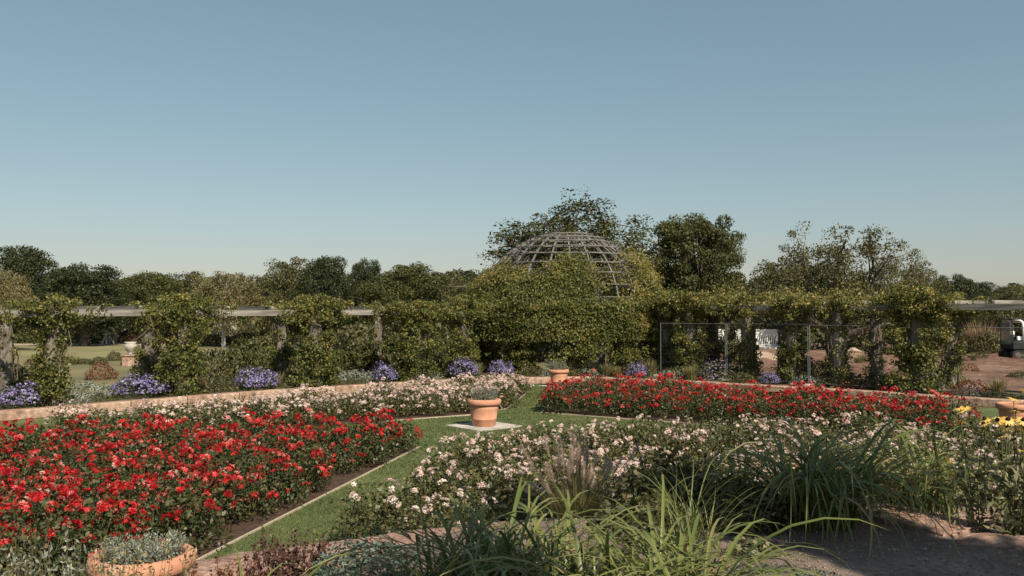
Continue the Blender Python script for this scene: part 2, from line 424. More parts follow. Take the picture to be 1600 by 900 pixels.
loose_block('squared sandstone block half hidden by arching leaves beside the gravel', (3.05, 7.2, .64), 1.35, .50, .34, math.radians(116), 61)
loose_block('long flat sandstone slab sunk into the gravel edge', (3.95, 6.22, .70), 1.6, .34, .27, math.radians(-14), 62)

# ------------------------------------------------------------------ rose beds: soil and pale edging
BED_RL = [(-1.72, 16.8), (-2.98, 10.4), (-3.5, 7.7), (-9, 6.6), (-13, 9), (-10.5, 14.6)]
BED_WB = [(-1.05, 21.75), (-3.06, 20.5), (-8.9, 16.6), (-9.3, 17.6), (-6.4, 20.2), (-3.6, 24.2), (-1.4, 27.0), (.55, 28.3), (-.12, 23.2)]
BED_RR = [(.72, 22.3), (2.65, 21.0), (8.9, 17.2), (10.0, 19.6), (6.6, 23.0), (3.6, 25.8), (1.55, 26.6)]
BED_WF = [(-1.72, 9.4), (-1.0, 14.6), (.1, 15.6), (2.2, 16.2), (4.8, 17.4), (8.6, 16.0), (10.5, 14.5), (10.5, 9.75), (3, 9.8), (.3, 9.4), (-1.0, 8.85)]
for p in (BED_RL, BED_WB, BED_RR, BED_WF): poly_sheet('bed_soil', p, .012, M['soil'])
def edging(label, pts):
    t = thing('bed_edging', label, 'edging')
    for a, b_ in zip(pts[:-1], pts[1:]):
        a = Vector(a); b_ = Vector(b_); d = b_ - a; n_ = max(1, round(d.length / 2))
        for k in range(n_):
            c = a.lerp(b_, (k + .5) / n_)
            link('strip', G().box((0, 0, 0), (d.length / n_ - .006, .022, .03), bev=.004).mesh('strip', M['edging']), t, (c.x, c.y, .013), math.atan2(d.y, d.x))
edging('thin pale edging strip along the big red rose bed', [(-1.72, 16.8), (-2.98, 10.4), (-3.5, 7.7)])
edging('thin pale edging strip along the pink-white bed beside the wall', [(-3.06, 20.5), (-1.05, 21.75), (-.12, 23.2), (.55, 28.3)])
edging('thin edging strip at the tip of the red bed near the far pot', [(1.55, 26.6), (.72, 22.3), (2.65, 21.0), (8.9, 17.2)])

# square paving under the pots
def pad(label, x, y, s, ang):
    t = link('paving_slab', G().box((0, 0, 0), (s, s, .03), bev=.006).mesh('paving_slab', M['slab']), None, (x, y, .011), ang)
    tag(t, label, 'paving')
pad('square pale paving slab under the middle terracotta pot', -.62, 19.72, 1.22, math.radians(40))
pad('square pale paving slab under the terracotta pot by the wall', 1.58, 30.15, 1.0, math.radians(40))

# ------------------------------------------------------------------ terracotta pots
POT_BODY = [(0, .0), (.245, 0), (.255, .012), (.274, .14), (.281, .146), (.284, .156), (.284, .166), (.279, .172), (.312, .36), (.335, .50), (.300, .505), (.27, .44), (0, .44)]
POT_RIM = [(.325, .465), (.362, .468), (.378, .485), (.385, .52), (.378, .565), (.362, .585), (.335, .592), (.308, .585), (.300, .56), (.300, .50)]
def pot(label, x, y, z, s=1.0):
    t = thing('terracotta_pot', label, 'pot', (x, y, z), random.uniform(0, 6), None, s)
    link('body', G().lathe(POT_BODY, 40).mesh('pot_body', M['terracotta'], True), t)
    link('rim', G().lathe(POT_RIM, 40, close=True).mesh('pot_rim', M['terracotta'], True), t)
    link('soil', G().lathe([(0, .535), (.15, .53), (.299, .515)], 24).mesh('pot_soil', M['soil']), t)
def silver_plant(label, x, y, z, rad, hgt, n=46):
    t = thing('silver_plant', label, 'plant', (x, y, z))
    V = []; Fs = []; g = G(); P = []; B = []
    for k in range(n):
        a = R.uniform(0, 6.28); r = rad * math.sqrt(R.uniform(0, 1)); h = hgt * R.uniform(.55, 1.0)
        lean = R.normal(0, .12, 2)
        p0 = np.array([r * math.cos(a), r * math.sin(a), 0]); p1 = p0 + np.array([lean[0] * h + .3 * p0[0], lean[1] * h + .3 * p0[1], h])
        g.tube([p0, p1], [.004, .002], 4)
        for q in np.linspace(.08, 1, 22):
            for _ in range(2):
                P.append(p0 + (p1 - p0) * q + R.normal(0, .010, 3)); B.append((p1 - p0))
    link('stems', g.mesh('stems', M['stem']), t, kind='stuff')
    P = np.array(P); B = nrm(np.array(B))
    link('foliage', leaf_mesh('silver_foliage', P, .026, M['silver'], aspect=.34, axis=B, aw=1.2), t, kind='stuff')
pot('broad terracotta pot with silver-grey plant among the terrace planting', -2.78, 6.72, .16, 1.0)
silver_plant('silver-grey bushy herb growing in the foreground pot', -2.78, 6.72, .16 + .53, .25, .17, 120)
pot('terracotta pot standing on square paving where the turf paths cross', -.62, 19.68, .026, 1.0)
silver_plant('silver-grey herb in the pot where the turf paths cross', -.62, 19.68, .026 + .53, .28, .36, 80)
pot('terracotta pot standing against the low sandstone wall', 1.58, 30.1, .026, .93)
silver_plant('silver-grey herb in the pot against the low wall', 1.58, 30.1, .026 + .50, .26, .34, 60)
pot('terracotta pot partly hidden behind tall yellow coneflowers', 10.75, 19.0, 0, 1.0)

R = np.random.default_rng(101)
# ------------------------------------------------------------------ roses
def dome_points(n, rx, rz, z0, shell=.55, la=.16):
    d = nrm(R.normal(size=(n, 3))); d[:, 2] = np.abs(d[:, 2]) * 1.0 - .12
    d = nrm(d); r = R.uniform(shell, 1, n)[:, None] ** .6
    lump = 1 + la * fnoise(d, 4, int(R.integers(1e6)))[:, None]
    P = d * r * lump * np.array([rx, rx, rz]) + np.array([0, 0, z0])
    return P, d
def rose_foliage(kind, n, rx, rz):
    P, d = dome_points(n, rx, rz, .12, .25)
    # upright shoots that break the outline
    S = []; Bs = []
    for k in range(9):
        a = R.uniform(0, 6.28); r = rx * R.uniform(.2, .95); b0 = np.array([r * math.cos(a), r * math.sin(a), rz * .7]); tip = b0 * np.array([1.15, 1.15, 1]) + np.array([0, 0, R.uniform(.12, .26)])
        for q in np.linspace(0, 1, 9): S.append(b0 + (tip - b0) * q + R.normal(0, .02, 3)); Bs.append((0, 0, 1))
    P = np.vstack([P, np.array(S)]); B = np.vstack([d, np.array(Bs)])
    return leaf_mesh(kind + '_foliage', P, .048, M[kind], bias=B + np.array([0, 0, .4]), bw=.6, aspect=.6)
def flower(nring, rad):
    """one small rose: cupped petals in rings -> V (n,4,3)"""
    Q = []
    for ring, (m_, r0, r1, z0, z1) in enumerate([(6, .25, 1.0, 0, .28), (5, .12, .72, .08, .48), (4, .02, .42, .16, .60)][:nring]):
        for k in range(m_):
            a = 2 * math.pi * (k + .5 * ring) / m_ + R.normal(0, .12); wdt = 2.1 / m_ * (1 + .15 * R.normal())
            f = lambda r, da, z: (r * math.cos(a + da), r * math.sin(a + da), z)
            zz = z1 * (1 + .3 * R.normal())
            Q.append([f(r0, 0, z0), f((r0 + r1) * .52, -wdt, (z0 + z1) * .5 + .04), f(r1, -wdt * .62, zz * .95), f(r1 * 1.06, 0, zz), f(r1, wdt * .62, zz * .95), f((r0 + r1) * .52, wdt, (z0 + z1) * .5 + .04)])
    return np.array(Q) * rad
def cluster(mat, name, nfl, spread, rad, tmid, tsd):
    V = []; T = []
    for k in range(nfl):
        o = nrm(R.normal(size=3) + np.array([0, 0, .9])); c = o * spread * np.array([1, 1, .6]) * R.uniform(.4, 1)
        ax = Vector(nrm(o + R.normal(0, .35, 3) + np.array([0, 0, .6])))
        q = np.array(Matrix.Rotation(R.uniform(0, 6.28), 3, 'Z')); rot = np.array(ax.to_track_quat('Z', 'Y').to_matrix())
        fl = flower(3, rad * R.uniform(.75, 1.15)) @ (rot @ q).T + c
        t = np.clip(tmid + R.normal(0, tsd), 0, 1)
        tt = np.clip(t + R.normal(0, .07, len(fl)), 0, 1)
        V.append(fl.reshape(-1, 3)); T.append(np.repeat(tt, 6))
    V = np.vstack(V); T = np.concatenate(T)
    return mesh(name, V, np.arange(len(V)).reshape(-1, 6), M[mat], T)
RED_CL = [cluster('red_petal', 'red_blossom', int(R.integers(4, 10)), .075, .027, .30 + .06 * (i % 3), .22) for i in range(12)] + \
         [cluster('red_petal', 'pink_blossom', int(R.integers(3, 7)), .065, .026, .78, .16) for i in range(3)]
WHT_CL = [cluster('white_petal', 'white_blossom', int(R.integers(4, 9)), .07, .029, .55, .22) for i in range(10)] + \
         [cluster('white_petal', 'bud_blossom', int(R.integers(1, 3)), .04, .033, .7, .2) for i in range(4)]
FOL_R = [rose_foliage('rose_leaf', 1050, .42, .50) for _ in range(5)]
FOL_W = [rose_foliage('white_rose_leaf', 1050, .42, .46) for _ in range(5)]
CANES = []
for i in range(3):
    g = G()
    for k in range(7):
        a = 6.28 * k / 7 + R.uniform(-.3, .3); r = R.uniform(.12, .3)
        g.tube([(0.03 * math.cos(a), .03 * math.sin(a), 0), (r * .6 * math.cos(a), r * .6 * math.sin(a), .25), (r * math.cos(a), r * math.sin(a), .5)], [.008, .006, .004], 4)
    CANES.append(g.mesh('canes', M['stem']))
def spots_on_bush(n, rx, rz):
    out_ = []
    for k in range(n):
        a = R.uniform(0, 6.28); el = math.asin(R.uniform(.30, 1.0))
        out_.append((rx * math.cos(el) * math.cos(a) * 1.02, rx * math.cos(el) * math.sin(a) * 1.02, .12 + rz * math.sin(el) * R.uniform(.98, 1.16)))
    return out_
def joined_blossoms(name, cls, n, rx, rz):
    V = []; T = []; m_ = None
    for p in spots_on_bush(n, rx, rz):
        me = cls[int(R.integers(len(cls)))]; m_ = me.materials[0]
        co = np.empty(len(me.vertices) * 3, np.float32); me.vertices.foreach_get('co', co); co = co.reshape(-1, 3)
        t = np.empty(len(me.vertices), np.float32); me.attributes['tint'].data.foreach_get('value', t)
        a = R.uniform(0, 6.28); c, s = math.cos(a), math.sin(a)
        V.append(co @ np.array([[c, s, 0], [-s, c, 0], [0, 0, 1]]) * R.uniform(.8, 1.2) + np.array(p)); T.append(t)
    V = np.vstack(V)
    return mesh(name, V, np.arange(len(V)).reshape(-1, 6), m_, np.concatenate(T))
BL_R = [joined_blossoms('red_blossoms', RED_CL, int(n_), .42, .50) for n_ in (17, 14, 19, 9, 21, 13)]
BL_W2 = [joined_blossoms('sparse_white_blossoms', WHT_CL, int(n_), .42, .46) for n_ in (10, 14, 19, 7, 12)]
BL_W = [joined_blossoms('white_blossoms', WHT_CL, int(n_), .42, .46) for n_ in (24, 17, 28, 21, 31)]
def fill(poly, step, margin=.12):
    xs_ = [p[0] for p in poly]; ys_ = [p[1] for p in poly]; out_ = []; row = 0
    y = min(ys_) + step * .3
    while y < max(ys_):
        x = min(xs_) + (step * .5 if row % 2 else 0)
        while x < max(xs_):
            px, py = x + R.normal(0, step * .14), y + R.normal(0, step * .14)
            ok = all(inpoly(px + margin * math.cos(a), py + margin * math.sin(a), poly) for a in np.linspace(0, 5.5, 8))
            if ok and abs(px) < .577 * py + .9: out_.append((px, py))
            x += step
        y += step * .866; row += 1
    return out_
def rose_bed(name, poly, step, label, group, fols, joined, cls, near, nb, margin=.18, dens=lambda x, y: 1.0, scl=1.0):
    cnt = 0
    for (x, y) in fill(poly, step, margin):
        if R.uniform() > .97: continue
        s = scl * R.uniform(.78, 1.22)
        t = thing(name, label, 'rose bush', (x, y, 0), R.uniform(0, 6.28), group, s)
        link('foliage', fols[int(R.integers(len(fols)))], t, kind='stuff')
        if y < near + 3: link('canes', CANES[int(R.integers(3))], t)
        k = dens(x, y) * float(np.clip(1 + .45 * fnoise(np.array([[x, y]]), 1.6, 55)[0], .62, 1.5))
        if y < near:
            for p in spots_on_bush(max(1, int(round(nb * k * R.uniform(.55, 1.45)))), .42, .48):
                b_ = link('blossom', cls[int(R.integers(len(cls)))], t, p, R.uniform(0, 6.28), R.uniform(.8, 1.2))
        elif R.uniform() < k:
            link('blossoms', joined[int(R.integers(len(joined)))], t, rz=R.uniform(0, 6.28), kind='stuff')
        cnt += 1
    print(label, cnt)
rose_bed('red_rose_bush', BED_RL, .56, 'red rose bush packed with blossom in the big bed beside the turf path', 'red roses of the big bed', FOL_R, BL_R, RED_CL, 11.5, 16,
         dens=lambda x, y: .35 if y < 8.0 else 1.0)
rose_bed('red_rose_bush', BED_RR, .56, 'red rose bush in the bed in front of the site fence', 'red roses in front of the site fence', FOL_R, BL_R, RED_CL, 0, 12)
rose_bed('white_rose_bush', BED_WB, .58, 'pale pink-white rose bush in the bed between red roses and sandstone wall', 'pale roses before the low wall', FOL_W, BL_W, WHT_CL, 0, 12)
rose_bed('white_rose_bush', BED_WF, .66, 'pale pink-white rose bush in the bed behind the terrace planting', 'pale roses behind the terrace planting', FOL_W, BL_W2, WHT_CL, 12.5, 8,
         dens=lambda x, y: .96, scl=1.0)

R = np.random.default_rng(102)
# mown turf blades on the paths one can see
n = 200000
x = R.uniform(-6, 4.5, n); y = 8.2 + 22.6 * R.uniform(0, 1, n) ** 1.25
keep = (np.abs(x) < .6 * y)
for p in (BED_RL, BED_WB, BED_RR, BED_WF): keep &= ~inpoly_np(x, y, p)
keep &= inpoly_np(x, y, WALL + [(27, 3), (-19, 3)])
keep &= ~((np.abs((x + .62) * math.cos(.698) + (y - 19.72) * math.sin(.698)) < .61) & (np.abs(-(x + .62) * math.sin(.698) + (y - 19.72) * math.cos(.698)) < .61))
keep &= y > np.interp(x, [-6, -3, -1.4, -.5, 1.5], [7, 7.6, 8.5, 9.1, 9.6])
x, y = x[keep], y[keep]; n = len(x)
a = R.uniform(0, 6.28, n); h = R.uniform(.014, .034, n); wd = .0035 + .00035 * y; ln = R.normal(0, .5, (n, 2)) * h[:, None]
P0 = np.stack([x, y, np.zeros(n)], 1); D = np.stack([np.cos(a) * wd, np.sin(a) * wd, np.zeros(n)], 1)
V = np.stack([P0 - D, P0 + D, P0 + np.stack([ln[:, 0], ln[:, 1], h], 1)], 1).reshape(-1, 3)
tn = np.clip(.45 + .30 * fnoise(np.stack([x, y], 1), .9, 9) + .22 * fnoise(np.stack([x, y], 1), 4.0, 19) + R.normal(0, .2, n), 0, 1)
o = link('grass', mesh('grass', V, np.arange(3 * n).reshape(-1, 3), M['blade'], np.repeat(tn, 3)), kind='stuff')
o['label'] = 'short mown turf of the paths between the rose beds'; o['category'] = 'grass'

# fallen petals on the turf
n = 900
x = R.uniform(-6, 6, n); y = R.uniform(9.5, 27, n); keep = np.abs(x) < .58 * y
for p in (BED_RL, BED_WB, BED_RR, BED_WF): keep &= ~inpoly_np(x, y, p)
keep &= fnoise(np.stack([x, y], 1), 1.1, 66) > -.2
x, y = x[keep], y[keep]; n = len(x)
o = link('fallen_petals', leaf_mesh('fallen_petals', np.stack([x, y, np.full(n, .03)], 1), .026, M['white_petal'], bias=np.tile([0, 0, 1.], (n, 1)), bw=2.5, aspect=.8), kind='stuff')
o['label'] = 'pale fallen petals lying on the turf paths'; o['category'] = 'petals'
R = np.random.default_rng(103)
# ------------------------------------------------------------------ purple asters and low plants on top of the wall
def mound(n, rx, rz, size, mat, z0=.02, **k):
    P, d = dome_points(n, rx, rz, z0, .5)
    return leaf_mesh('mound', P, size, M[mat], bias=d + np.array([0, 0, .5]), bw=.6, **k)
ASTER_F = [mound(1500, .5, .55, .055, 'aster_leaf', aspect=.35) for _ in range(3)]
ASTER_B = []
for i in range(3):
    P, d = dome_points(1500, .52, .56, .06, .72, .3)
    kp = (d[:, 2] > .12) & (fnoise(d, 8, 30 + i) > -.35)
    ASTER_B.append(leaf_mesh('aster_blossoms', P[kp], .042, M['aster_petal'], bias=d[kp], bw=1.5, aspect=.95, fold=.05, tint=np.clip(R.normal(.5, .25, kp.sum()), 0, 1)))
def aster(label, px, py, D, wpx, k=1.0, hk=1.0, i=0, grp='purple asters on the wall border', blossoms=True):
    w_ = wpx / F_PX * D / 1.08
    t = thing('aster', label, 'aster', (gx(px, D), D, ZB - .02), R.uniform(0, 6), grp, (w_, w_, w_ * hk))
    link('foliage', ASTER_F[i % 3], t, kind='stuff')
    link('blossoms', ASTER_B[i % 3], t, kind='stuff')
A1 = 'dense purple-blue aster mound on the border above the sandstone wall'
for i, (px, py, D, wp, hk) in enumerate([(34, 628, 21.9, 80, 0.85), (222, 610, 24.6, 92, .72), (403, 596, 26.9, 72, .85), (602, 586, 29.5, 46, 1.15), (724, 570, 31.3, 50, 1.25), (784, 575, 31.9, 42, 1.15), (995, 573, 31.5, 40, 1.1), (1203, 586, 28.5, 32, 1.2)]):
    aster(A1, px, py, D, wp, hk=hk, i=i)
A2 = 'thin fading lilac aster on the border in front of the vine-clad pillars'
for i, (px, D, wp, hk) in enumerate([(1115, 30.6, 60, .9), (1440, 25.6, 62, 1.05), (1512, 24.6, 40, .75)]):
    w_ = wp / F_PX * D / 1.08
    t = thing('aster', A2, 'aster', (gx(px, D), D, ZB - .02), R.uniform(0, 6), 'fading asters on the wall border', (w_, w_, w_ * hk))
    link('foliage', mound(1300, .5, .55, .06, 'shrub', aspect=.3), t, kind='stuff')
    P, d = dome_points(300, .56, .62, .05, .7)
    link('blossoms', leaf_mesh('aster_blossoms', P, .035, M['aster_petal'], bias=d, bw=1.5, aspect=.9, tint=R.uniform(.4, 1, 300)), t, kind='stuff')

def blades(n, rad, hgt, wd, mat, lean=.5, tmid=.5, segs=3, sd=.2, droop=.5):
    V = []; T = []; Fc = []
    a = R.uniform(0, 6.28, n); r = rad * np.sqrt(R.uniform(0, 1, n)) * .35; h = hgt * R.uniform(.55, 1.05, n); ln = R.uniform(.1, 1, n) * lean
    t0 = np.clip(tmid + R.normal(0, sd, n), 0, 1)
    side = a + math.pi / 2 + R.normal(0, .4, n)
    rows = []
    for s in range(segs + 1):
        q = s / segs
        out_r = r + ln * h * q ** 1.6; z = h * (q - droop * ln * q ** 3)
        c = np.stack([out_r * np.cos(a), out_r * np.sin(a), z], 1)
        wv = wd * (1 - q ** 2.2) * .5 + .0004
        sd_ = np.stack([np.cos(side) * wv, np.sin(side) * wv, np.zeros(n)], 1)
        rows.append((c - sd_, c + sd_))
    V = np.stack([p for rw in rows for p in rw], 1)        # n, 2*(segs+1), 3
    k = 2 * (segs + 1)
    base = (np.arange(n) * k)[:, None]
    Fc = np.concatenate([base + np.array([2 * s, 2 * s + 1, 2 * s + 3, 2 * s + 2]) for s in range(segs)], 0)
    return mesh('blades', V.reshape(-1, 3), Fc, M[mat], np.repeat(t0, k))

LOW = {
    'green': [mound(700, .5, .34, .06, 'shrub') for _ in range(3)],
    'silver': [mound(800, .55, .30, .06, 'silver', aspect=.3) for _ in range(2)],
    'tuft': [blades(260, .4, .55, .016, 'grass', .6) for _ in range(2)],
    'rust': [mound(600, .45, .34, .06, 'rust') for _ in range(2)],
    'fresh': [mound(800, .7, .16, .05, 'tree_mid') for _ in range(2)],
}
LOWLAB = {'green': ('low_shrub', 'low olive-green leafy mound on the border behind the sandstone wall', 'shrub', 'green mounds on the border'),
          'silver': ('silver_plant', 'spreading silver-grey cushion plant on the border behind the sandstone wall', 'plant', 'silver cushions on the border'),
          'tuft': ('grass_tuft', 'straw-green grass tuft on the border behind the sandstone wall', 'grass tuft', 'grass tufts on the border'),
          'rust': ('rust_shrub', 'small rust-red leafy shrub on the border behind the wall', 'shrub', 'rust shrubs on the border'),
          'fresh': ('ground_cover_plant', 'flat fresh green carpet plant along the top of the sandstone wall', 'plant', 'green carpet plants on the border')}
ASP = []
def low(kind, x, y, s=1.0, z=ZB - .02):
    if any((x - a) ** 2 + (y - b_) ** 2 < .8 ** 2 for a, b_ in ASP): return
    nm, lab, cat, grp = LOWLAB[kind]
    t = thing(nm, lab, cat, (x, y, z), R.uniform(0, 6), grp, s); link('foliage', LOW[kind][int(R.integers(len(LOW[kind])))], t, kind='stuff')
ASP += [(o.location.x, o.location.y - .2) for o in COL.objects if o.name.startswith('aster')]
bw = walk(offset(WALL, .95), .62)
for i, (a, b_) in enumerate(bw):
    c = (a + b_) / 2
    if not (abs(c.x) < .6 * c.y): continue
    k = ['fresh', 'green', 'silver', 'tuft', 'green', 'fresh', 'silver', 'fresh', 'rust', 'green', 'tuft'][int(R.integers(11))]
    low(k, c.x + R.normal(0, .1), c.y + R.normal(0, .12), R.uniform(.75, 1.15))
for i, (a, b_) in enumerate(walk(offset(WALL, 1.9), 1.1)):
    c = (a + b_) / 2
    if abs(c.x) < .6 * c.y: low(['green', 'tuft', 'green', 'rust', 'silver', 'tuft'][int(R.integers(6))], c.x + R.normal(0, .2), c.y + R.normal(0, .2), R.uniform(.9, 1.6))

R = np.random.default_rng(104)
# ------------------------------------------------------------------ pergola wings: stone pillars, timber beams, vines
def pillar_mesh(h, r, seed):
    rr = np.random.default_rng(seed); prof = []; k = 14; n_ = 14; V = []; Fc = []
    for i in range(k + 1):
        z = h * i / k
        for j in range(n_):
            a = 2 * math.pi * j / n_; q = r * (1 + .07 * rr.normal()) * (1.06 - .10 * i / k)
            V.append((q * math.cos(a), q * math.sin(a), z))
    for i in range(k):
        for j in range(n_): Fc.append([i * n_ + j, i * n_ + (j + 1) % n_, (i + 1) * n_ + (j + 1) % n_, (i + 1) * n_ + j])
    Fc.append([k * n_ + j for j in range(n_)])
    return mesh('pillar', V, Fc, M['pillar'])
PILL = [pillar_mesh(1.0, .185, 70 + i) for i in range(4)]
BEAMH, BEAMT = .175, .13
def beam(t, a, b_, z, name='beam', h=BEAMH, th=BEAMT, over=.0):
    a = Vector(a); b_ = Vector(b_); d = b_ - a; c = (a + b_) / 2; L = d.length + over
    # wood grain runs along local z of the mesh, so model the beam upright and lay it down
    me = G().box((0, 0, 0), (th, h, L), bev=.008).mesh(name, M['wood'])
    o = link(name, me, t, (c.x, c.y, z))
    o.rotation_euler = (math.pi / 2, 0, math.atan2(d.y, d.x) - math.pi / 2)
    o.rotation_euler = (Matrix.Rotation(math.atan2(d.y, d.x), 3, 'Z') @ Matrix(((0, 0, 1), (1, 0, 0), (0, 1, 0)))).to_euler()
    return o
LEFT = [(gx(-60, 20.2), 20.2), (gx(82, 22.3), 22.3), (gx(285, 25.0), 25.0), (gx(492, 27.7), 27.7), (gx(650, 30.2), 30.2), (gx(722, 31.8), 31.8)]
RIGHT = [(gx(1040, 33.0), 33.0), (gx(1078, 31.8), 31.8), (gx(1168, 30.2), 30.2), (gx(1238, 28.7), 28.7), (gx(1310, 27.4), 27.4), (gx(1432, 25.6), 25.6), (gx(1620, 23.2), 23.2)]
def wing(label, P, zb, sgn, d=2.3):
    t = thing('pergola', label, 'pergola')
    back = []
    for i, p in enumerate(P):
        a = Vector(P[max(i - 1, 0)]); b_ = Vector(P[min(i + 1, len(P) - 1)]); u = (b_ - a).normalized(); nn = Vector((-u.y, u.x))
        if nn.y < 0: nn = -nn
        q = Vector(p) + nn * d; back.append((q.x, q.y))
    for k, row in enumerate((P, back)):
        for i, p in enumerate(row):
            o = link('pillar', PILL[(i + k) % 4], t, (p[0], p[1], ZB - .05), R.uniform(0, 6), (1, 1, zb - BEAMH / 2 - ZB + .05))
        for i in range(len(row) - 1):
            beam(t, row[i], row[i + 1], zb + (.006 if i % 2 else -.004), over=-.01)
    for i in range(len(P) - 1):
        for q in (0, .33, .66):
            a = Vector(P[i]).lerp(Vector(P[i + 1]), q); b_ = Vector(back[i]).lerp(Vector(back[i + 1]), q); e = (b_ - a).normalized() * (-.02)
            beam(t, a - e, b_ + e, zb + BEAMH / 2 + .055, 'rafter', .10, .08)
    return back
BACK_L = wing('weathered timber pergola on stone pillars behind the pale pink rose bed', LEFT, 2.50, 1)
BACK_R = wing('weathered timber pergola on stone pillars behind the wire site fence', RIGHT, 2.66, -1)

def vine(label, group, x, y, rz, n, top_w, mid_w, bot_w, above, zb, seed, tshift=0.0, gap=None):
    """leaf mass that spreads along the beam, thins in the middle and bushes out below"""
    h = zb - ZB
    t = thing('climbing_vine', label, 'vine', (x, y, ZB - .03), rz, group)
    n = int(n * 2.3); nc = max(20, n // 64); P = []; B = []; T = []
    for k in range(nc):
        u = R.uniform(0, 1)
        if u < .40:   # on the beam
            xx = R.normal(0, .5) * top_w; zz = h + R.uniform(-.30, above) * (1 - .45 * min(1, abs(xx) / (top_w + .01))); yy = R.normal(0, .26); rc = .15
        elif u < .72:
            z_ = R.uniform(.25, 1); a = R.uniform(0, 6.28); r = mid_w * R.uniform(.4, 1) * (.75 + .35 * math.sin(z_ * 7 + seed)); xx = r * math.cos(a); yy = r * math.sin(a) * .8; zz = h * z_; rc = .14
        else:
            z_ = R.uniform(.02, .55); a = R.uniform(0, 6.28); r = bot_w * R.uniform(.3, 1) * (1 - .5 * z_); xx = r * math.cos(a); yy = r * math.sin(a) * .8; zz = h * z_; rc = .16
        m_ = int(R.integers(36, 92))
        d = nrm(R.normal(size=(m_, 3)) + np.array([0, 0, .25])); p = np.array([xx, yy, zz]) + d * rc * R.uniform(.35, 1.25, (m_, 1)) * np.array([1.25, 1.1, .85])
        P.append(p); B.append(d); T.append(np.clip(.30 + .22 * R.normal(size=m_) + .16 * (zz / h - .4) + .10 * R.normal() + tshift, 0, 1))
    P = np.vstack(P); B = np.vstack(B); T = np.concatenate(T); P[:, 2] = np.maximum(P[:, 2], .03)
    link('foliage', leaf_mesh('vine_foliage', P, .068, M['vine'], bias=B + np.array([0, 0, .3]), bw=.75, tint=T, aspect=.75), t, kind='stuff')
    g = G()
    for k in range(6):
        a = R.uniform(0, 6.28); pts = []
        for q in np.linspace(0, 1, 7): pts.append((.24 * math.cos(a + 2 * q) * (1.2 - .1 * q) + R.normal(0, .05) + (q ** 3) * R.normal(0, .3), .24 * math.sin(a + 2 * q) + R.normal(0, .04), h * q))
        g.tube(pts, [.022, .02, .018, .016, .014, .012, .008], 5)
    link('stem', g.mesh('vine_stem', M['bark']), t)
def dirz(P, i):
    a = P[max(i - 1, 0)]; b_ = P[min(i + 1, len(P) - 1)]; return math.atan2(b_[1] - a[1], b_[0] - a[0])
VL = 'yellow-green climbing vine on a stone pillar of the pergola behind the pale roses'
VR = 'yellow-green climbing vine on a stone pillar of the pergola behind the site fence'
GL, GR = 'vines on the pergola behind the pale roses', 'vines on the pergola behind the site fence'
for i, (tw_, mw, bw_, ab, n_) in enumerate([(1.0, .5, .5, .4, 3000), (1.0, .5, .62, .42, 5200), (1.15, .62, .85, .55, 7600), (1.25, .72, .85, .55, 8200), (1.5, .95, .85, .40, 8600), (1.1, .8, .7, .6, 6000)]):
    vine(VL, GL, LEFT[i][0], LEFT[i][1], dirz(LEFT, i), n_, tw_, mw, bw_, ab, 2.5, i)
for i, (tw_, mw, bw_, ab, n_) in enumerate([(1.2, .8, .7, .7, 6000), (1.3, .8, .7, .6, 7000), (.85, .36, .42, .5, 3400), (.85, .5, .66, .5, 5000), (.9, .28, .42, .5, 2800), (1.0, .95, .9, .6, 9000)]):
    vine(VR, GR, RIGHT[i][0], RIGHT[i][1], dirz(RIGHT, i), n_, tw_, mw, bw_, ab, 2.66, 10 + i, .06)
for i, p in enumerate(BACK_L):
    vine(VL, GL, p[0], p[1], dirz(BACK_L, i), [1500, 1500, 2000, 2800, 3600, 4400][i], 1.2, .36, .5, .35, 2.5, 20 + i)
for i, p in enumerate(BACK_R[:6]):
    vine(VR, GR, p[0], p[1], dirz(BACK_R, i), [4600, 4000, 900, 1800, 1000, 2400][i], 1.2, .34, .36, .4, 2.66, 30 + i, .05)
# extra sprays lying along the beams on the wing behind the fence
for i in (1, 2, 3, 4):
    kk = (1, 1, .55, .8, .45)[i]
    a = Vector(RIGHT[i]).lerp(Vector(RIGHT[i + 1]), .5)
    nn = int(4200 * kk); xx = R.normal(.2 * (-1) ** i, .62, nn); P = np.stack([xx, R.normal(.75, .55, nn), .04 + np.abs(R.normal(0, .15, nn)) * (1.1 + .9 * np.sin(xx * 3 + 1.7 * i) + .4 * np.sin(xx * 8 + i))], 1)
    o = link('vine_spray', leaf_mesh('vine_spray', P, .07, M['vine'], bias=np.tile([0, -.3, 1.], (nn, 1)), tint=np.clip(R.normal(.58, .2, nn), 0, 1), aspect=.75), None, (a.x, a.y, 2.66 + .04), dirz(RIGHT, i), kind='thing')
    tag(o, 'gold-tinged vine tops sprawling over the beams between pillars behind the fence', 'vine', 'vine tops along the fence-side beams')

R = np.random.default_rng(105)
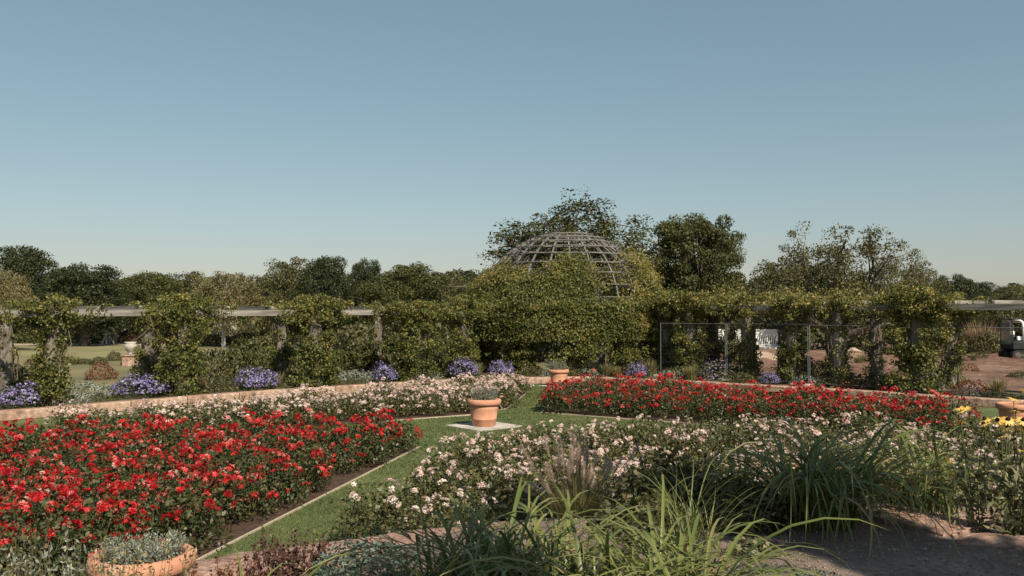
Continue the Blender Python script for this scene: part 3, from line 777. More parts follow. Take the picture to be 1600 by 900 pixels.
# ------------------------------------------------------------------ trellis dome
DC = np.array([gx(884, 36.2), 36.2]); DR = 3.72; DZ = 2.06
dome = thing('trellis_dome', 'open grey timber lattice dome of curved ribs and rings above the vines', 'dome', (DC[0], DC[1], ZB - .05))
zoff = DZ - (ZB - .05)
NR = 24; A0 = -math.pi / 2
ELS = [math.asin(v) for v in (.13, .27, .40, .52, .63, .725, .805, .868, .92, .958)]
for k in range(NR):
    a = A0 + 2 * math.pi * k / NR
    g = G(); V = []; Fc = []; wdt, th = .066, .045; m_ = 15
    for i in range(m_):
        el = .06 + (1.335 - .06) * i / (m_ - 1)
        for rr_ in (DR - th, DR):
            for s in (-1, 1):
                V.append((rr_ * math.cos(el), s * wdt / 2 * (1 - .35 * i / m_), rr_ * math.sin(el)))
    for i in range(m_ - 1):
        o_ = i * 4
        for (p, q) in ((0, 1), (1, 3), (3, 2), (2, 0)): Fc.append([o_ + p, o_ + q, o_ + 4 + q, o_ + 4 + p])
    Fc.append([0, 2, 3, 1]); e = (m_ - 1) * 4; Fc.append([e, e + 1, e + 3, e + 2])
    if k == 0: RIB = mesh('rib', V, Fc, M['domewood'])
    link('rib', RIB, dome, (0, 0, zoff), a)
for j, el in enumerate(ELS):
    r = (DR + .03) * math.cos(el); z = (DR + .03) * math.sin(el)
    t_ = .045; h_ = .045 if el > .2 else .09; V = []; Fc = []
    for k in range(NR):
        a = A0 + 2 * math.pi * (k + R.uniform(-.02, .02)) / NR
        for (dr, dz) in ((0, -h_ / 2), (t_, -h_ / 2), (t_, h_ / 2), (0, h_ / 2)):
            V.append(((r + dr) * math.cos(a), (r + dr) * math.sin(a), z + dz + R.normal(0, .006)))
    for k in range(NR):
        k2 = (k + 1) % NR
        for i in range(4): Fc.append([k * 4 + i, k2 * 4 + i, k2 * 4 + (i + 1) % 4, k * 4 + (i + 1) % 4])
    link('ring', mesh('ring', V, Fc, M['domewood']), dome, (0, 0, zoff))
# ring beam and its stone pillars
NP = 12
for k in range(NP):
    a = A0 + 2 * math.pi * (k) / NP; a2 = A0 + 2 * math.pi * (k + 1) / NP
    p = (DR * .97 * math.cos(a), DR * .97 * math.sin(a)); q = (DR * .97 * math.cos(a2), DR * .97 * math.sin(a2))
    link('pillar', PILL[k % 4], dome, (p[0], p[1], 0), a, (1.05, 1.05, 2.36 - (ZB - .05) + .03))
    beam(dome, p, q, 2.49 - (ZB - .05), over=-.01)

# vine over the dome, with the bare lattice at the top and one thin window
def dome_cover(n):
    az = R.uniform(-math.pi, math.pi, n); el = np.arcsin(R.uniform(-.16, .93, n))
    P = np.stack([np.cos(el) * np.cos(az), np.cos(el) * np.sin(az), np.sin(el)], 1)
    fr = -P[:, 1]; sx = P[:, 0]
    lim = .57 + .05 * np.sin(7 * az) + .10 * fnoise(P, 5, 77) + .12 * smooth(.25, .75, sx) - .06 * smooth(.3, .9, -sx)
    pr = smooth(.10, -.10, P[:, 2] - lim)
    win = np.exp(-(((sx - .42) / .23) ** 4)) * smooth(.12, .26, P[:, 2]) * (fr > 0)
    win2 = smooth(.1, .5, fnoise(P, 9, 78))
    pr = pr * (1 - .95 * win) * (.6 + .4 * (1 - win2 * .8))
    pr = np.where(fr < -.1, pr * .28, pr)
    return P[R.uniform(0, 1, n) < pr]
dv = thing('climbing_vine', 'golden-green vine mass climbing over the lattice dome', 'vine', (DC[0], DC[1], ZB - .03))
U = dome_cover(215000); nn = len(U)
lump = .22 * fnoise(U, 9, 80) + .14 * fnoise(U, 23, 81)
rr_ = DR + .06 + np.abs(R.normal(0, .13, nn)) + np.maximum(0, lump) * 1.4
flare = (1 + .11 * smooth(.35, 0, U[:, 2]))
P = U * rr_[:, None]; P[:, 0] *= flare; P[:, 1] *= flare; P[:, 2] += zoff
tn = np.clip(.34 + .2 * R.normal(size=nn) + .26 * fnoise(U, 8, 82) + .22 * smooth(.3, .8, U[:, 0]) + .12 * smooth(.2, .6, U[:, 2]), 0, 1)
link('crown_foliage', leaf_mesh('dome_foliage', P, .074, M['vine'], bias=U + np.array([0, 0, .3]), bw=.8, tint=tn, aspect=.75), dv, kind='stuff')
nn = 42000
az = A0 + R.uniform(-1.75, 1.75, nn); zc = R.uniform(0.02, 1.1, nn)
Uc = np.stack([np.cos(az), np.sin(az), zc * .8], 1)
keep = (fnoise(Uc, 7, 91) + .6 * fnoise(Uc, 15, 92) + .55 * (zc - .5) > -.02)
az, zc, Uc = az[keep], zc[keep], Uc[keep]; nn = len(az)
rr_ = DR * (1.14 + .03 * (1 - zc)) + .18 * fnoise(Uc, 9, 93) + R.normal(0, .10, nn)
P = np.stack([rr_ * np.cos(az), rr_ * np.sin(az), 2.45 * zc], 1)
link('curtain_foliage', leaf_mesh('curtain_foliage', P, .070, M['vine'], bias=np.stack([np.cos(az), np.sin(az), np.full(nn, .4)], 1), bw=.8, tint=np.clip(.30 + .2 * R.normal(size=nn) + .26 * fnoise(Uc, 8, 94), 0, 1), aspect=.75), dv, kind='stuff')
g = G()
for k in range(26):
    a = A0 + R.uniform(-1.7, 1.7); pts = []
    for q in np.linspace(0, 1, 9):
        el = 1.0 * max(0, q - .5) * 1.5; rr0 = DR + .08 if q > .5 else DR + .08 + .25 * (.5 - q)
        a += R.normal(0, .05); pts.append((rr0 * math.cos(el) * math.cos(a), rr0 * math.cos(el) * math.sin(a), (2.2 * q * 2 if q < .5 else zoff + rr0 * math.sin(el))))
    g.tube(pts, np.linspace(.028, .008, 9), 5)
link('stem', g.mesh('dome_vine_stem', M['bark']), dv)
# hanging skirt of the pavilion: separate vines on its pillars
for k in range(NP):
    a = A0 + 2 * math.pi * k / NP
    if math.sin(a) > .3: continue
    x, y = DC[0] + DR * 1.02 * math.cos(a), DC[1] + DR * 1.02 * math.sin(a)
    vine('thick green vine curtain on a stone pillar below the lattice dome', 'vine curtains below the dome', x, y, a + math.pi / 2, 8200, 1.05, .85, .75, .5, 2.5, 50 + k, .02)

R = np.random.default_rng(106)
# ------------------------------------------------------------------ trees
def limb_path(p0, p1, bend, k=6):
    p0 = np.array(p0, float); p1 = np.array(p1, float); out_ = []
    L = np.linalg.norm(p1 - p0); off = R.normal(0, bend, 3) * L; off[2] += .10 * L
    for q in np.linspace(0, 1, k): out_.append(p0 + (p1 - p0) * q + off * math.sin(math.pi * q) + R.normal(0, .012, 3) * L * (0 < q < 1))
    return out_
def clump_leaves(C, rc, m_, flat=.75):
    d = nrm(R.normal(size=(m_, 3)) + np.array([0, 0, .35])); r = R.uniform(.45, 1.08, (m_, 1))
    return C + d * r * rc * np.array([1.1, 1.1, flat]), d
def tree_data(style, H, W, th, nc, leaf, mat, bark='bark', lpc=90, rcl=.11, seed=None):
    global R
    if seed is not None: R = np.random.default_rng(seed)
    g = G(); P = []; B = []; T = []
    c0 = np.array([0, 0, (H + th) / 2]); ax = np.array([W / 2, W / 2, (H - th) / 2])
    if style == 'round':
        seed = int(R.integers(1e6)); C = []
        tr = .035 * H + .05
        g.tube([(0, 0, -.1), (.02 * W, 0, th), (0, .02 * W, H * .55), (.02 * W, 0, H * .8)], [tr * 1.3, tr, tr * .6, tr * .25], 8)
        for k in range(nc):
            d = nrm(R.normal(size=3)); lump = 1 + .20 * fnoise(d[None], 3.2, seed)[0]
            q = R.uniform(.25, 1) ** .45
            C.append(c0 + d * ax * q * lump * np.array([1, 1, 1.0 if d[2] > 0 else .92]))
        for k, c in enumerate(C):
            rc = W * rcl * R.uniform(.7, 1.35); p, d = clump_leaves(c, rc, int(lpc * R.uniform(.7, 1.3)))
            P.append(p); B.append(d); T.append(np.clip(.5 + R.normal(0, .16) + R.normal(0, .2, len(p)), 0, 1))
            if k % 4 == 0: g.tube(limb_path((0, 0, th + (c[2] - th) * R.uniform(0, .5)), c, .08), np.linspace(tr * .4, .02, 6), 5)
    elif style == 'open':
        tr = .04 * H
        g.tube([(0, 0, -.1), (.02 * W, 0, th * .6), (0, .02 * W, th), (0, 0, th * 1.25)], [tr * 1.4, tr, tr * .8, tr * .4], 8)
        for k in range(nc):
            a = 6.28 * k / nc + R.normal(0, .25); el = R.uniform(.08, 1.3)
            d = np.array([math.cos(a) * math.cos(el), math.sin(a) * math.cos(el), math.sin(el)])
            end = np.array([0, 0, th]) + d * np.array([W / 2, W / 2, H - th]) * R.uniform(.75, 1.03)
            path = limb_path((0, 0, th * R.uniform(.75, 1.2)), end, .10, 7); g.tube(path, np.linspace(tr * .55, .03, 7), 6)
            for s in range(int(R.integers(5, 8))):
                b0 = path[int(R.integers(2, 7))]; e2 = b0 + (nrm(R.normal(size=3) + d * .6 + np.array([0, 0, .2]))) * W * R.uniform(.06, .17)
                g.tube([b0, (b0 + e2) / 2 + R.normal(0, .1, 3), e2], [tr * .16, tr * .1, .02], 4)
                for cc in range(int(R.integers(2, 4))):
                    c = e2 + R.normal(0, .045 * W, 3)
                    p, dd = clump_leaves(c, W * rcl * R.uniform(.6, 1.3), int(lpc * R.uniform(.6, 1.3)), .85)
                    P.append(p); B.append(dd); T.append(np.clip(.5 + R.normal(0, .16) + R.normal(0, .2, len(p)), 0, 1))
    elif style == 'weep':
        tr = .017 * H
        g.tube([(0, 0, -.1), (.02 * W, 0, H * .35), (0, .01 * W, H * .6), (0, 0, H * .8)], [tr * 1.2, tr, tr * .6, .03], 7)
        for k in range(nc):
            d = nrm(R.normal(size=3)); d[2] = abs(d[2]) * 1.0 - .25
            c = c0 + d * ax * R.uniform(.45, 1.02) + np.array([0, 0, .06 * H])
            if k % 3 == 0: g.tube(limb_path((0, 0, max(th, c[2] - .3 * H)), c, .06), np.linspace(tr * .4, .015, 6), 4)
            L = R.uniform(.10, .30) * H; m_ = lpc
            q = R.uniform(0, 1, m_); sw = R.normal(0, .10, 2)
            p = c + np.stack([R.normal(0, .035 * W, m_) + sw[0] * q, R.normal(0, .035 * W, m_) + sw[1] * q, -L * q], 1)
            P.append(p); B.append(nrm(p - c0)); T.append(np.clip(.5 + R.normal(0, .2) + R.normal(0, .2, m_), 0, 1))
    P = np.vstack(P); B = np.vstack(B); T = np.concatenate(T)
    P[:, 2] = np.maximum(P[:, 2], .15)
    kw = dict(aspect=.34, axis=np.tile([0, 0, -1.], (len(P), 1)), aw=1.6) if style == 'weep' else dict(aspect=.72)
    cm = leaf_mesh('crown', P, leaf, M[mat], bias=B + np.array([0, 0, .25]), bw=.7, tint=T, **kw)
    return g.mesh('trunk', M[bark]), cm
def plant_tree(name, label, data, x, y, s=(1, 1, 1), rz=None, group=None, z=ZB - .05):
    t = thing(name, label, 'tree', (x, y, z), R.uniform(0, 6.28) if rz is None else rz, group, s)
    link('trunk', data[0], t); link('crown', data[1], t)
def tree_px(name, label, data, H, W, px, ytop, wpx, D, rz=None, group=None):
    z = EYE + (HORIZON - ytop) / F_PX * D - (ZB - .05)
    s = z / H; sw = wpx / F_PX * D / W
    plant_tree(name, label, data, gx(px, D), D, (sw, sw, s), rz, group)

T_DARK = [tree_data('round', 10, 8, 1.2, 150, .20, 'tree_dark', lpc=190) for _ in range(2)]
T_MID = [tree_data('round', 10, 8, 1.0, 150, .19, 'tree_mid', lpc=190) for _ in range(2)]
T_OLIVE = [tree_data('round', 9, 7, .6, 120, .19, 'tree_olive', lpc=150) for _ in range(2)]
T_PALE = [tree_data('weep', 9, 6.5, .8, 190, .2, 'tree_pale', 'palebark', lpc=110) for _ in range(2)]
T_OPEN = tree_data('open', 10, 10, 2.8, 29, .13, 'tree_mid', lpc=105, rcl=.062, seed=21)
T_DENSE = tree_data('round', 9, 7, 1.6, 230, .14, 'tree_mid', lpc=260, rcl=.095)
T_PEAR = tree_data('open', 6.5, 7.5, 1.2, 18, .11, 'tree_olive', 'bark', lpc=85, rcl=.06, seed=32)

tree_px('oak_tree', 'tall open-crowned oak with gaps and bare limbs rising behind the lattice dome', T_OPEN, 10, 8.0, 884, 330, 268, 50, .6)
tree_px('maple_tree', 'dense rounded dark green tree standing beside the lattice dome', T_DENSE, 9, 7, 1077, 334, 158, 47)
tree_px('pear_tree', 'gnarled open fruit tree with leaning pale trunk behind the fence-side pergola', T_PEAR, 6.5, 7.5, 1318, 352, 225, 44, 2.0)
tree_px('pear_tree', 'sparse olive fruit tree beside the gnarled leaning tree', T_PEAR, 6.5, 7.5, 1400, 390, 150, 47, 4.4)
tree_px('round_tree', 'small dark rounded tree beyond the sparse fruit trees', T_DARK[1], 10, 8, 1492, 428, 72, 62)
TL = [('dark_tree', 'tall dark oak rising above a pale birch beyond the meadow', T_DARK[0], 10, 8, 30, 385, 105, 66),
      ('birch_tree', 'pale yellow birch with trailing twigs in front of a dark oak', T_PALE[0], 9, 6.5, 8, 402, 85, 52),
      ('dark_tree', 'broad dark conical tree behind the first open pergola bay', T_DARK[1], 10, 8, 132, 412, 118, 60),
      ('mixed_tree', 'mid green tree in the wood between the dark conical tree and the willow', T_MID[0], 10, 8, 236, 424, 100, 64),
      ('willow_tree', 'broad pale willow with hanging olive twigs', T_PALE[1], 9, 6.5, 350, 414, 118, 58),
      ('olive_tree', 'feathery olive-green tree next to the broad pale willow', T_OLIVE[0], 9, 7, 452, 404, 92, 60),
      ('dark_tree', 'very dark round tree next to the feathery olive tree', T_DARK[0], 10, 8, 515, 401, 84, 58),
      ('dark_tree', 'slim dark tree top between two broad dark trees', T_DARK[1], 10, 8, 573, 404, 54, 66),
      ('oak_tree', 'broad dark green oak in the middle of the tree line', T_MID[1], 10, 8, 632, 405, 122, 57),
      ('willow_tree', 'pale grey-green willow at the end of the tree line near the dome', T_PALE[0], 9, 6.5, 692, 414, 66, 60),
      ('olive_tree', 'small olive tree between the pale willow and the dome', T_OLIVE[1], 9, 7, 738, 432, 74, 58),
      ('olive_tree', 'low olive bushy tree behind the fence between the dense tree and the fruit tree', T_OLIVE[0], 9, 7, 1215, 404, 92, 52),
      ('dark_tree', 'low dark tree below the fruit tree crown', T_DARK[0], 10, 8, 1262, 412, 80, 55),
      ('olive_tree', 'rounded olive shrub tree filling the gap after the fruit trees', T_OLIVE[1], 9, 7, 1440, 424, 70, 50),
      ('olive_tree', 'olive bushy tree above the yard with the small digger', T_OLIVE[0], 9, 7, 1588, 446, 80, 50),
      ('mixed_tree', 'mid green bush tree in the yard beyond the pergola end', T_MID[0], 10, 8, 1535, 462, 60, 54)]
for (nm, lab, dt, H, W, px, yt, wp, D) in TL:
    tree_px(nm, lab, dt, H, W, px, yt, wp * 1.08, D)
# second rank that closes the tree line
GRP = 'second rank of trees closing the horizon'
for i, px in enumerate(range(-40, 1680, 58)):
    D = R.uniform(84, 100); yt = (431 if px < 760 else 446) + R.uniform(-7, 9)
    dt, H, W = [(T_DARK[0], 10, 8), (T_MID[0], 10, 8), (T_OLIVE[0], 9, 7), (T_DARK[1], 10, 8), (T_MID[1], 10, 8)][int(R.integers(5))]
    tree_px('wood_tree', 'tree of the second rank just showing over the nearer tree line', dt, H, W, px + R.uniform(-12, 12), yt, 100, D, None, GRP)

# far wooded hill
n = 26000
px = R.uniform(-260, 1860, n); D = R.uniform(300, 420, n)
topy = 431 + 8 * np.sin(px * .0042 + .6) + 14 * smooth(700, 1500, px) + 3 * np.sin(px * .05) + 2 * np.sin(px * .13)
zt_ = EYE + (HORIZON - topy) / F_PX * D
q = R.uniform(0, 1, n) ** .6
P = np.stack([(px - 800) / F_PX * D, D, zt_ * q + 2.2 * fnoise(np.stack([px * .12, D * .1], 1), 1.0, 12) - .8], 1)
o = link('distant_wood', leaf_mesh('distant_wood', P, 2.6, M['wood_far'], bias=np.tile([0, -.5, .8], (n, 1)), bw=.8, aspect=.8), kind='stuff')
o['label'] = 'far wooded ridge along the horizon'; o['category'] = 'wood'
# undergrowth at the foot of the tree line
n = 26000
px = R.uniform(-150, 1750, n); D = R.uniform(66, 82, n)
P = np.stack([(px - 800) / F_PX * D, D, ZB + R.uniform(0, 1, n) ** .8 * (2.6 + .9 * fnoise(np.stack([px * .04, D], 1), 1.0, 14))], 1)
o = link('undergrowth', leaf_mesh('undergrowth', P, .38, M['tree_mid'], bias=np.tile([0, -.5, .8], (n, 1)), bw=.7), kind='stuff')
o['label'] = 'dark shrub undergrowth at the foot of the tree line'; o['category'] = 'undergrowth'

# shade tree beside the terrace (its crown throws the dappled shade)
T_SHADE = tree_data('round', 9.3, 1.35, 4.2, 64, .14, 'tree_mid', lpc=110, rcl=.2, seed=5)
plant_tree('shade_tree', 'slender leafy tree beside the terrace throwing dappled shade', T_SHADE, 5.2, 1.75, z=.85)
T_ADDED_SHADE = tree_data('round', 6.6, 1.0, 5.6, 14, .14, 'tree_mid', lpc=120, rcl=.2, seed=6)
plant_tree('added_shade_tree', 'unseen slim tree added behind the terrace to cast a small patch of shade', T_ADDED_SHADE, 2.6, -.6, z=.85)  # out of view, added only to darken the strap-leaf clump
plant_tree('added_shade_tree', 'second unseen slim tree added behind the terrace to shade the gravel edge', T_ADDED_SHADE, 6.2, -.2, (1.7, 1.7, 1), 2.0, z=.85)  # wider copy out of view, added to throw shade on the near gravel

R = np.random.default_rng(107)
# ------------------------------------------------------------------ shrubs and things between pergola and tree line
def shrub_set(mat, n=2600): return [leaf_mesh('shrub', *(lambda P, d: (P, .10, M[mat], d + np.array([0, 0, .4])))(*dome_points(n, 1.0, 1.0, .0, .55)), bw=.7) for _ in range(2)]
SH = {'green': shrub_set('shrub'), 'dark': shrub_set('tree_mid'), 'olive': shrub_set('tree_olive'), 'rust': shrub_set('rust', 1500)}
SHL = {'green': 'olive-green garden shrub seen through the pergola', 'dark': 'dark green garden shrub seen through the pergola', 'olive': 'pale olive garden shrub seen through the pergola', 'rust': 'rust-tinted garden shrub seen through the pergola'}
def shrub(kind, px, D, wpx, hpx):
    s = wpx / 2 / F_PX * D; h = hpx / F_PX * D
    t = thing('shrub', SHL[kind], 'shrub', (gx(px, D), D, ZB - .03), R.uniform(0, 6), kind + ' shrubs behind the pergola', (s, s, h))
    link('foliage', SH[kind][int(R.integers(2))], t, kind='stuff')
for (k, px, D, w_, h_) in [('green', 18, 25.5, 110, 46), ('dark', -30, 29, 120, 50), ('rust', 160, 31, 50, 26), ('green', 335, 29.5, 70, 52), ('dark', 385, 33, 80, 58), ('olive', 420, 36, 90, 60),
                           ('green', 455, 31.5, 60, 52), ('dark', 545, 32, 70, 60), ('green', 590, 34, 70, 62), ('olive', 560, 40, 90, 70), ('dark', 690, 35, 70, 66), ('green', 250, 33.5, 60, 42), ('dark', 780, 41, 90, 70), ('dark', 1000, 40, 90, 70),
                           ('dark', 880, 43, 120, 74), ('green', 1085, 34, 50, 40), ('olive', 1545, 47, 60, 40), ('green', 1592, 30, 44, 16), ('olive', 340, 61, 60, 18), ('olive', 385, 61.5, 60, 22), ('dark', 1280, 30.5, 46, 30), ('green', 1460, 27.5, 60, 30), ('dark', 1340, 46, 80, 60), ('olive', 1200, 48, 120, 62), ('dark', 1250, 52, 120, 64)]:
    shrub(k, px, D, w_, h_)
for px in range(-20, 470, 34):
    D = R.uniform(63.5, 66); shrub(['olive', 'green', 'rust', 'olive', 'dark'][int(R.integers(5))], px + R.uniform(-8, 8), D, R.uniform(34, 52), R.uniform(16, 34))
for px in range(60, 240, 24):
    D = R.uniform(39, 43); shrub(['rust', 'green', 'olive'][int(R.integers(3))], px, D, R.uniform(24, 40), R.uniform(8, 15))

# far posts, young tree stakes, urn
g4 = 'pale stone posts beyond the meadow'
for (px, w_, yt) in [(149, .34, 499), (172, .24, 513), (183, .2, 514), (218, .26, 512), (347, .3, 508), (366, .34, 505), (6, .3, 520)]:
    D = 64.6; x, y, z = at(px, yt, D)
    t = thing('stone_post', 'pale stone post standing at the far edge of the meadow', 'post', (x, y, ZB - .05), 0, g4)
    link('shaft', G().box((0, 0, (z - ZB) / 2), (w_, w_, z - ZB), bev=.03).mesh('shaft', M['palebark']), t)
    link('cap', G().box((0, 0, z - ZB + .05), (w_ * 1.35, w_ * 1.35, .1), bev=.02).mesh('cap', M['palebark']), t)
t = thing('tree_stake', 'white three-legged timber stake at the far edge of the meadow', 'stake', (gx(167, 62.9), 62.9, ZB - .05))
for k in range(3):
    a = 2.1 * k + .4; link('leg', G().tube([(.55 * math.cos(a), .55 * math.sin(a), 0), (.03 * math.cos(a), .03 * math.sin(a), .85)], [.05, .04], 6).mesh('leg', M['white_paint']), t)
link('post', G().tube([(0, 0, 0), (0, 0, 1.15)], .05, 6).mesh('post', M['white_paint']), t)
D = 38.5
t = thing('stone_urn', 'pale stone urn on a square plinth beyond the purple asters', 'urn', (gx(205, D), D, ZB - .05))
link('plinth', G().box((0, 0, .22), (.52, .52, .44), bev=.02).mesh('plinth', M['sandstone']), t)
link('cornice', G().box((0, 0, .475), (.62, .62, .07), bev=.015).mesh('cornice', M['sandstone']), t)
link('vessel', G().lathe([(0, .51), (.15, .51), (.10, .58), (.13, .62), (.24, .78), (.26, .92), (.21, 1.0), (.27, 1.06), (.20, 1.05), (0, 1.0)], 20).mesh('vessel', M['slab'], True), t)
t = thing('globe_lamp', 'white globe lamp on a thin post beyond the meadow', 'lamp', (gx(202, 64), 64, ZB - .05))
link('post', G().tube([(0, 0, 0), (0, 0, 1.45)], .05, 8).mesh('post', M['palebark']), t)
link('globe', G().lathe([(0, 1.4), (.16, 1.44), (.26, 1.56), (.29, 1.72), (.24, 1.9), (.12, 2.0), (0, 2.02)], 18).mesh('globe', M['white_paint'], True), t)

R = np.random.default_rng(108)
# ------------------------------------------------------------------ site fence, benches, digger, dry grass
FP = [(1036, 31.2, 506), (1142, 29.6, 504), (1275, 27.0, 507), (1445, 24.9, 510), (1640, 22.9, 512)]
for i in range(len(FP) - 1):
    (pa, Da, ya), (pb, Db, yb) = FP[i], FP[i + 1]
    A = Vector((gx(pa, Da), Da + .7)); B_ = Vector((gx(pb, Db), Db + .7)); zt1 = EYE + (HORIZON - (ya + yb) / 2) / F_PX * (Da + Db) / 2
    t = thing('site_fence', ['wire mesh site fence panel starting beside the dome', 'wire mesh site fence panel in front of the white benches', 'wire mesh site fence panel between the last two thin-legged pillars', 'wire mesh site fence panel in front of the small digger'][i], 'fence', (A.x, A.y, ZB - .03))
    d = B_ - A; L = d.length; u = d.normalized(); h = zt1 - ZB + .03
    pt = lambda s, z: (u.x * s, u.y * s, z)
    for s in (.03, L - .03): link('post', G().tube([pt(s, 0), pt(s, h)], .012, 8).mesh('post', M['galv']), t)
    for z in (.14, h - .02): link('rail', G().tube([pt(.03, z), pt(L - .03, z)], .009, 6).mesh('rail', M['galv']), t)
    g = G()
    for s in np.arange(.12, L - .05, .14): g.tube([pt(s, .14), pt(s, h - .02)], .0009, 3, cap=False)
    for z in np.arange(.3, h - .05, .28): g.tube([pt(.03, z), pt(L - .03, z)], .0009, 3, cap=False)
    link('mesh_wires', g.mesh('mesh_wires', M['galv']), t, kind='stuff')
    link('foot', G().box((0, 0, .05), (.62, .22, .12), Matrix.Rotation(math.atan2(u.y, u.x) + 1.57, 3, 'Z'), bev=.02).mesh('foot', M['slab']), t)

def bench(label, px, D, rz):
    t = thing('garden_bench', label, 'bench', (gx(px, D), D, ZB + .02), rz)
    L = 1.25
    for s in (-1, 1):
        link('leg', G().box((s * (L / 2 - .05), -.22, .30), (.07, .07, .60), bev=.008).mesh('leg', M['white_paint']), t)
        link('leg', G().box((s * (L / 2 - .05), .24, .62), (.07, .07, 1.24), bev=.008).mesh('leg', M['white_paint']), t)
        link('armrest', G().box((s * (L / 2 - .05), 0, .78), (.08, .56, .05), bev=.008).mesh('armrest', M['white_paint']), t)
    for k in range(5): link('seat_slat', G().box((0, -.22 + .11 * k, .58), (L - .02, .085, .03), bev=.005).mesh('seat_slat', M['white_paint']), t)
    for k in range(9): link('back_slat', G().box((-.48 + .12 * k, .245, .82), (.07, .025, .44), Matrix.Rotation(.12, 3, 'Y'), bev=.004).mesh('back_slat', M['white_paint']), t)
    link('back_board', G().box((0, .235, 1.20), (L - .06, .05, .36), bev=.012).mesh('back_board', M['white_paint']), t)
    link('front_rail', G().box((0, -.235, .46), (L - .1, .03, .16), bev=.006).mesh('front_rail', M['white_paint']), t)
bench('white slatted garden bench behind the wire fence post', 1139, 45.5, -.15)
bench('white slatted garden bench beyond the sandy heap', 1201, 45.5, .12)

# sand heaps and weeds in the yard
def heap(label, px, D, wpx, hpx, seed):
    a = np.linspace(0, 2 * np.pi, 40, endpoint=False); V = [(0, 0, 1.0)]; Fc = []; w_ = wpx / 2 / F_PX * D; h_ = hpx / F_PX * D
    for j in range(1, 13):
        q = j / 12
        for k, t in enumerate(a):
            nz = fnoise(np.array([[math.cos(t) * q, math.sin(t) * q]]), 5, seed)[0]
            V.append((q * math.cos(t) * (1 + .12 * nz), q * math.sin(t) * (1 + .12 * nz), (1 - q) ** 1.25 * (1 + .25 * nz) + (.05 * nz if q < 1 else -.1)))
    for k in range(40): Fc.append([0, 1 + k, 1 + (k + 1) % 40])
    for j in range(11):
        for k in range(40): p = 1 + j * 40; Fc.append([p + k, p + 40 + k, p + 40 + (k + 1) % 40, p + (k + 1) % 40])
    o = link('sand_heap', mesh('sand_heap', V, Fc, M['sand'], smooth=True), None, (gx(px, D), D, ZB + .02), 0, (w_, w_ * .9, h_)); tag(o, label, 'heap')
heap('low pale sand heap in front of the white garden benches', 1180, 39.5, 120, 24, 3)
heap('flat sandy spoil heap behind the thin-legged pillar', 1335, 43, 130, 18, 4)
LOWLAB['weed'] = ('weed', 'scrubby weed growing on the bare earth of the yard', 'weed', 'weeds on the bare earth')
LOW['weed'] = LOW['tuft'] + LOW['rust'] + LOW['green']
for k in range(30):
    D_ = R.uniform(29, 46); low('weed', gx(R.uniform(1290, 1600), D_) + 1, D_, R.uniform(.5, 1.1), ZB + .06)
# small tracked digger with an open cab frame
D = 43.0
ex = thing('mini_digger', 'small grey-white tracked digger with dark cab in the yard', 'digger', (gx(1589, D), D, ZB + .0), .0)
def rrect(L, H, r, n_=6):
    pts = []
    for (cx, cz, a0) in ((L / 2 - r, H - r, 0), (-L / 2 + r, H - r, 90), (-L / 2 + r, r, 180), (L / 2 - r, r, 270)):
        for k in range(n_ + 1): a = math.radians(a0 + 90 * k / n_); pts.append((cx + r * math.cos(a), cz + r * math.sin(a)))
    return pts
for s in (-1, 1):
    pr = rrect(1.9, .46, .22); V = []; Fc = []
    for (x_, z_) in pr: V += [(x_ + .35, s * .5 - .14, z_), (x_ + .35, s * .5 + .14, z_)]
    m_ = len(pr)
    for k in range(m_): k2 = (k + 1) % m_; Fc.append([2 * k, 2 * k + 1, 2 * k2 + 1, 2 * k2])
    Fc += [[2 * k for k in range(m_)], [2 * k + 1 for k in range(m_)][::-1]]
    tr_ = link('track', mesh('track', V, Fc, M['cab_dark']), ex)
    g = G(); g.box((.35, s * .5, .23), (1.25, .31, .12), bev=.01); link('track_frame', g.mesh('track_frame', M['steel_dark']), tr_)
    for wx in (-.36, 1.06):
        g = G(); g.tube([(wx, s * .5 - .16, .23), (wx, s * .5 + .16, .23)], .15, 14); link('sprocket', g.mesh('sprocket', M['steel_dark']), tr_)
link('undercarriage', G().box((.35, 0, .34), (.8, .8, .2), bev=.03).mesh('undercarriage', M['steel_dark']), ex)
link('house', G().box((.35, 0, .68), (1.75, 1.15, .42), bev=.06).mesh('house', M['cab_dark']), ex)
link('engine_cover', G().box((.95, 0, 1.12), (.7, 1.1, .5), bev=.09).mesh('engine_cover', M['cab_white']), ex)
for s in (-1, 1):
    link('cab_pillar', G().tube([(.10, s * .5, .62), (.06, s * .5, 1.1), (.0, s * .5, 1.62), (-.04, s * .5, 1.80), (-.16, s * .5, 1.90), (-.46, s * .5, 1.92)], [.095, .09, .075, .065, .055, .04], 8).mesh('cab_pillar', M['cab_white'], True), ex)
    link('front_pillar', G().tube([(-.52, s * .5, .60), (-.53, s * .5, 1.88)], .03, 6).mesh('front_pillar', M['cab_dark']), ex)
    link('rear_pillar', G().tube([(.62, s * .5, 1.2), (.58, s * .5, 1.88)], .035, 6).mesh('rear_pillar', M['cab_dark']), ex)
    link('side_rail', G().tube([(.02, s * .5, 1.80), (.62, s * .5, 1.80)], .028, 6).mesh('side_rail', M['cab_white']), ex)
link('roof', G().box((.04, 0, 1.95), (1.24, 1.12, .06), bev=.02).mesh('roof', M['cab_dark']), ex)
link('windscreen', G().box((-.545, 0, 1.28), (.012, .94, 1.1)).mesh('windscreen', M['glass']), ex)
link('seat', G().box((.16, 0, 1.02), (.42, .46, .14), bev=.03).box((.36, 0, 1.32), (.12, .44, .55), bev=.04).mesh('seat', M['cab_dark']), ex)
link('control_box', G().box((-.36, -.2, 1.28), (.14, .14, .2), bev=.03).mesh('control_box', M['cab_white']), ex)
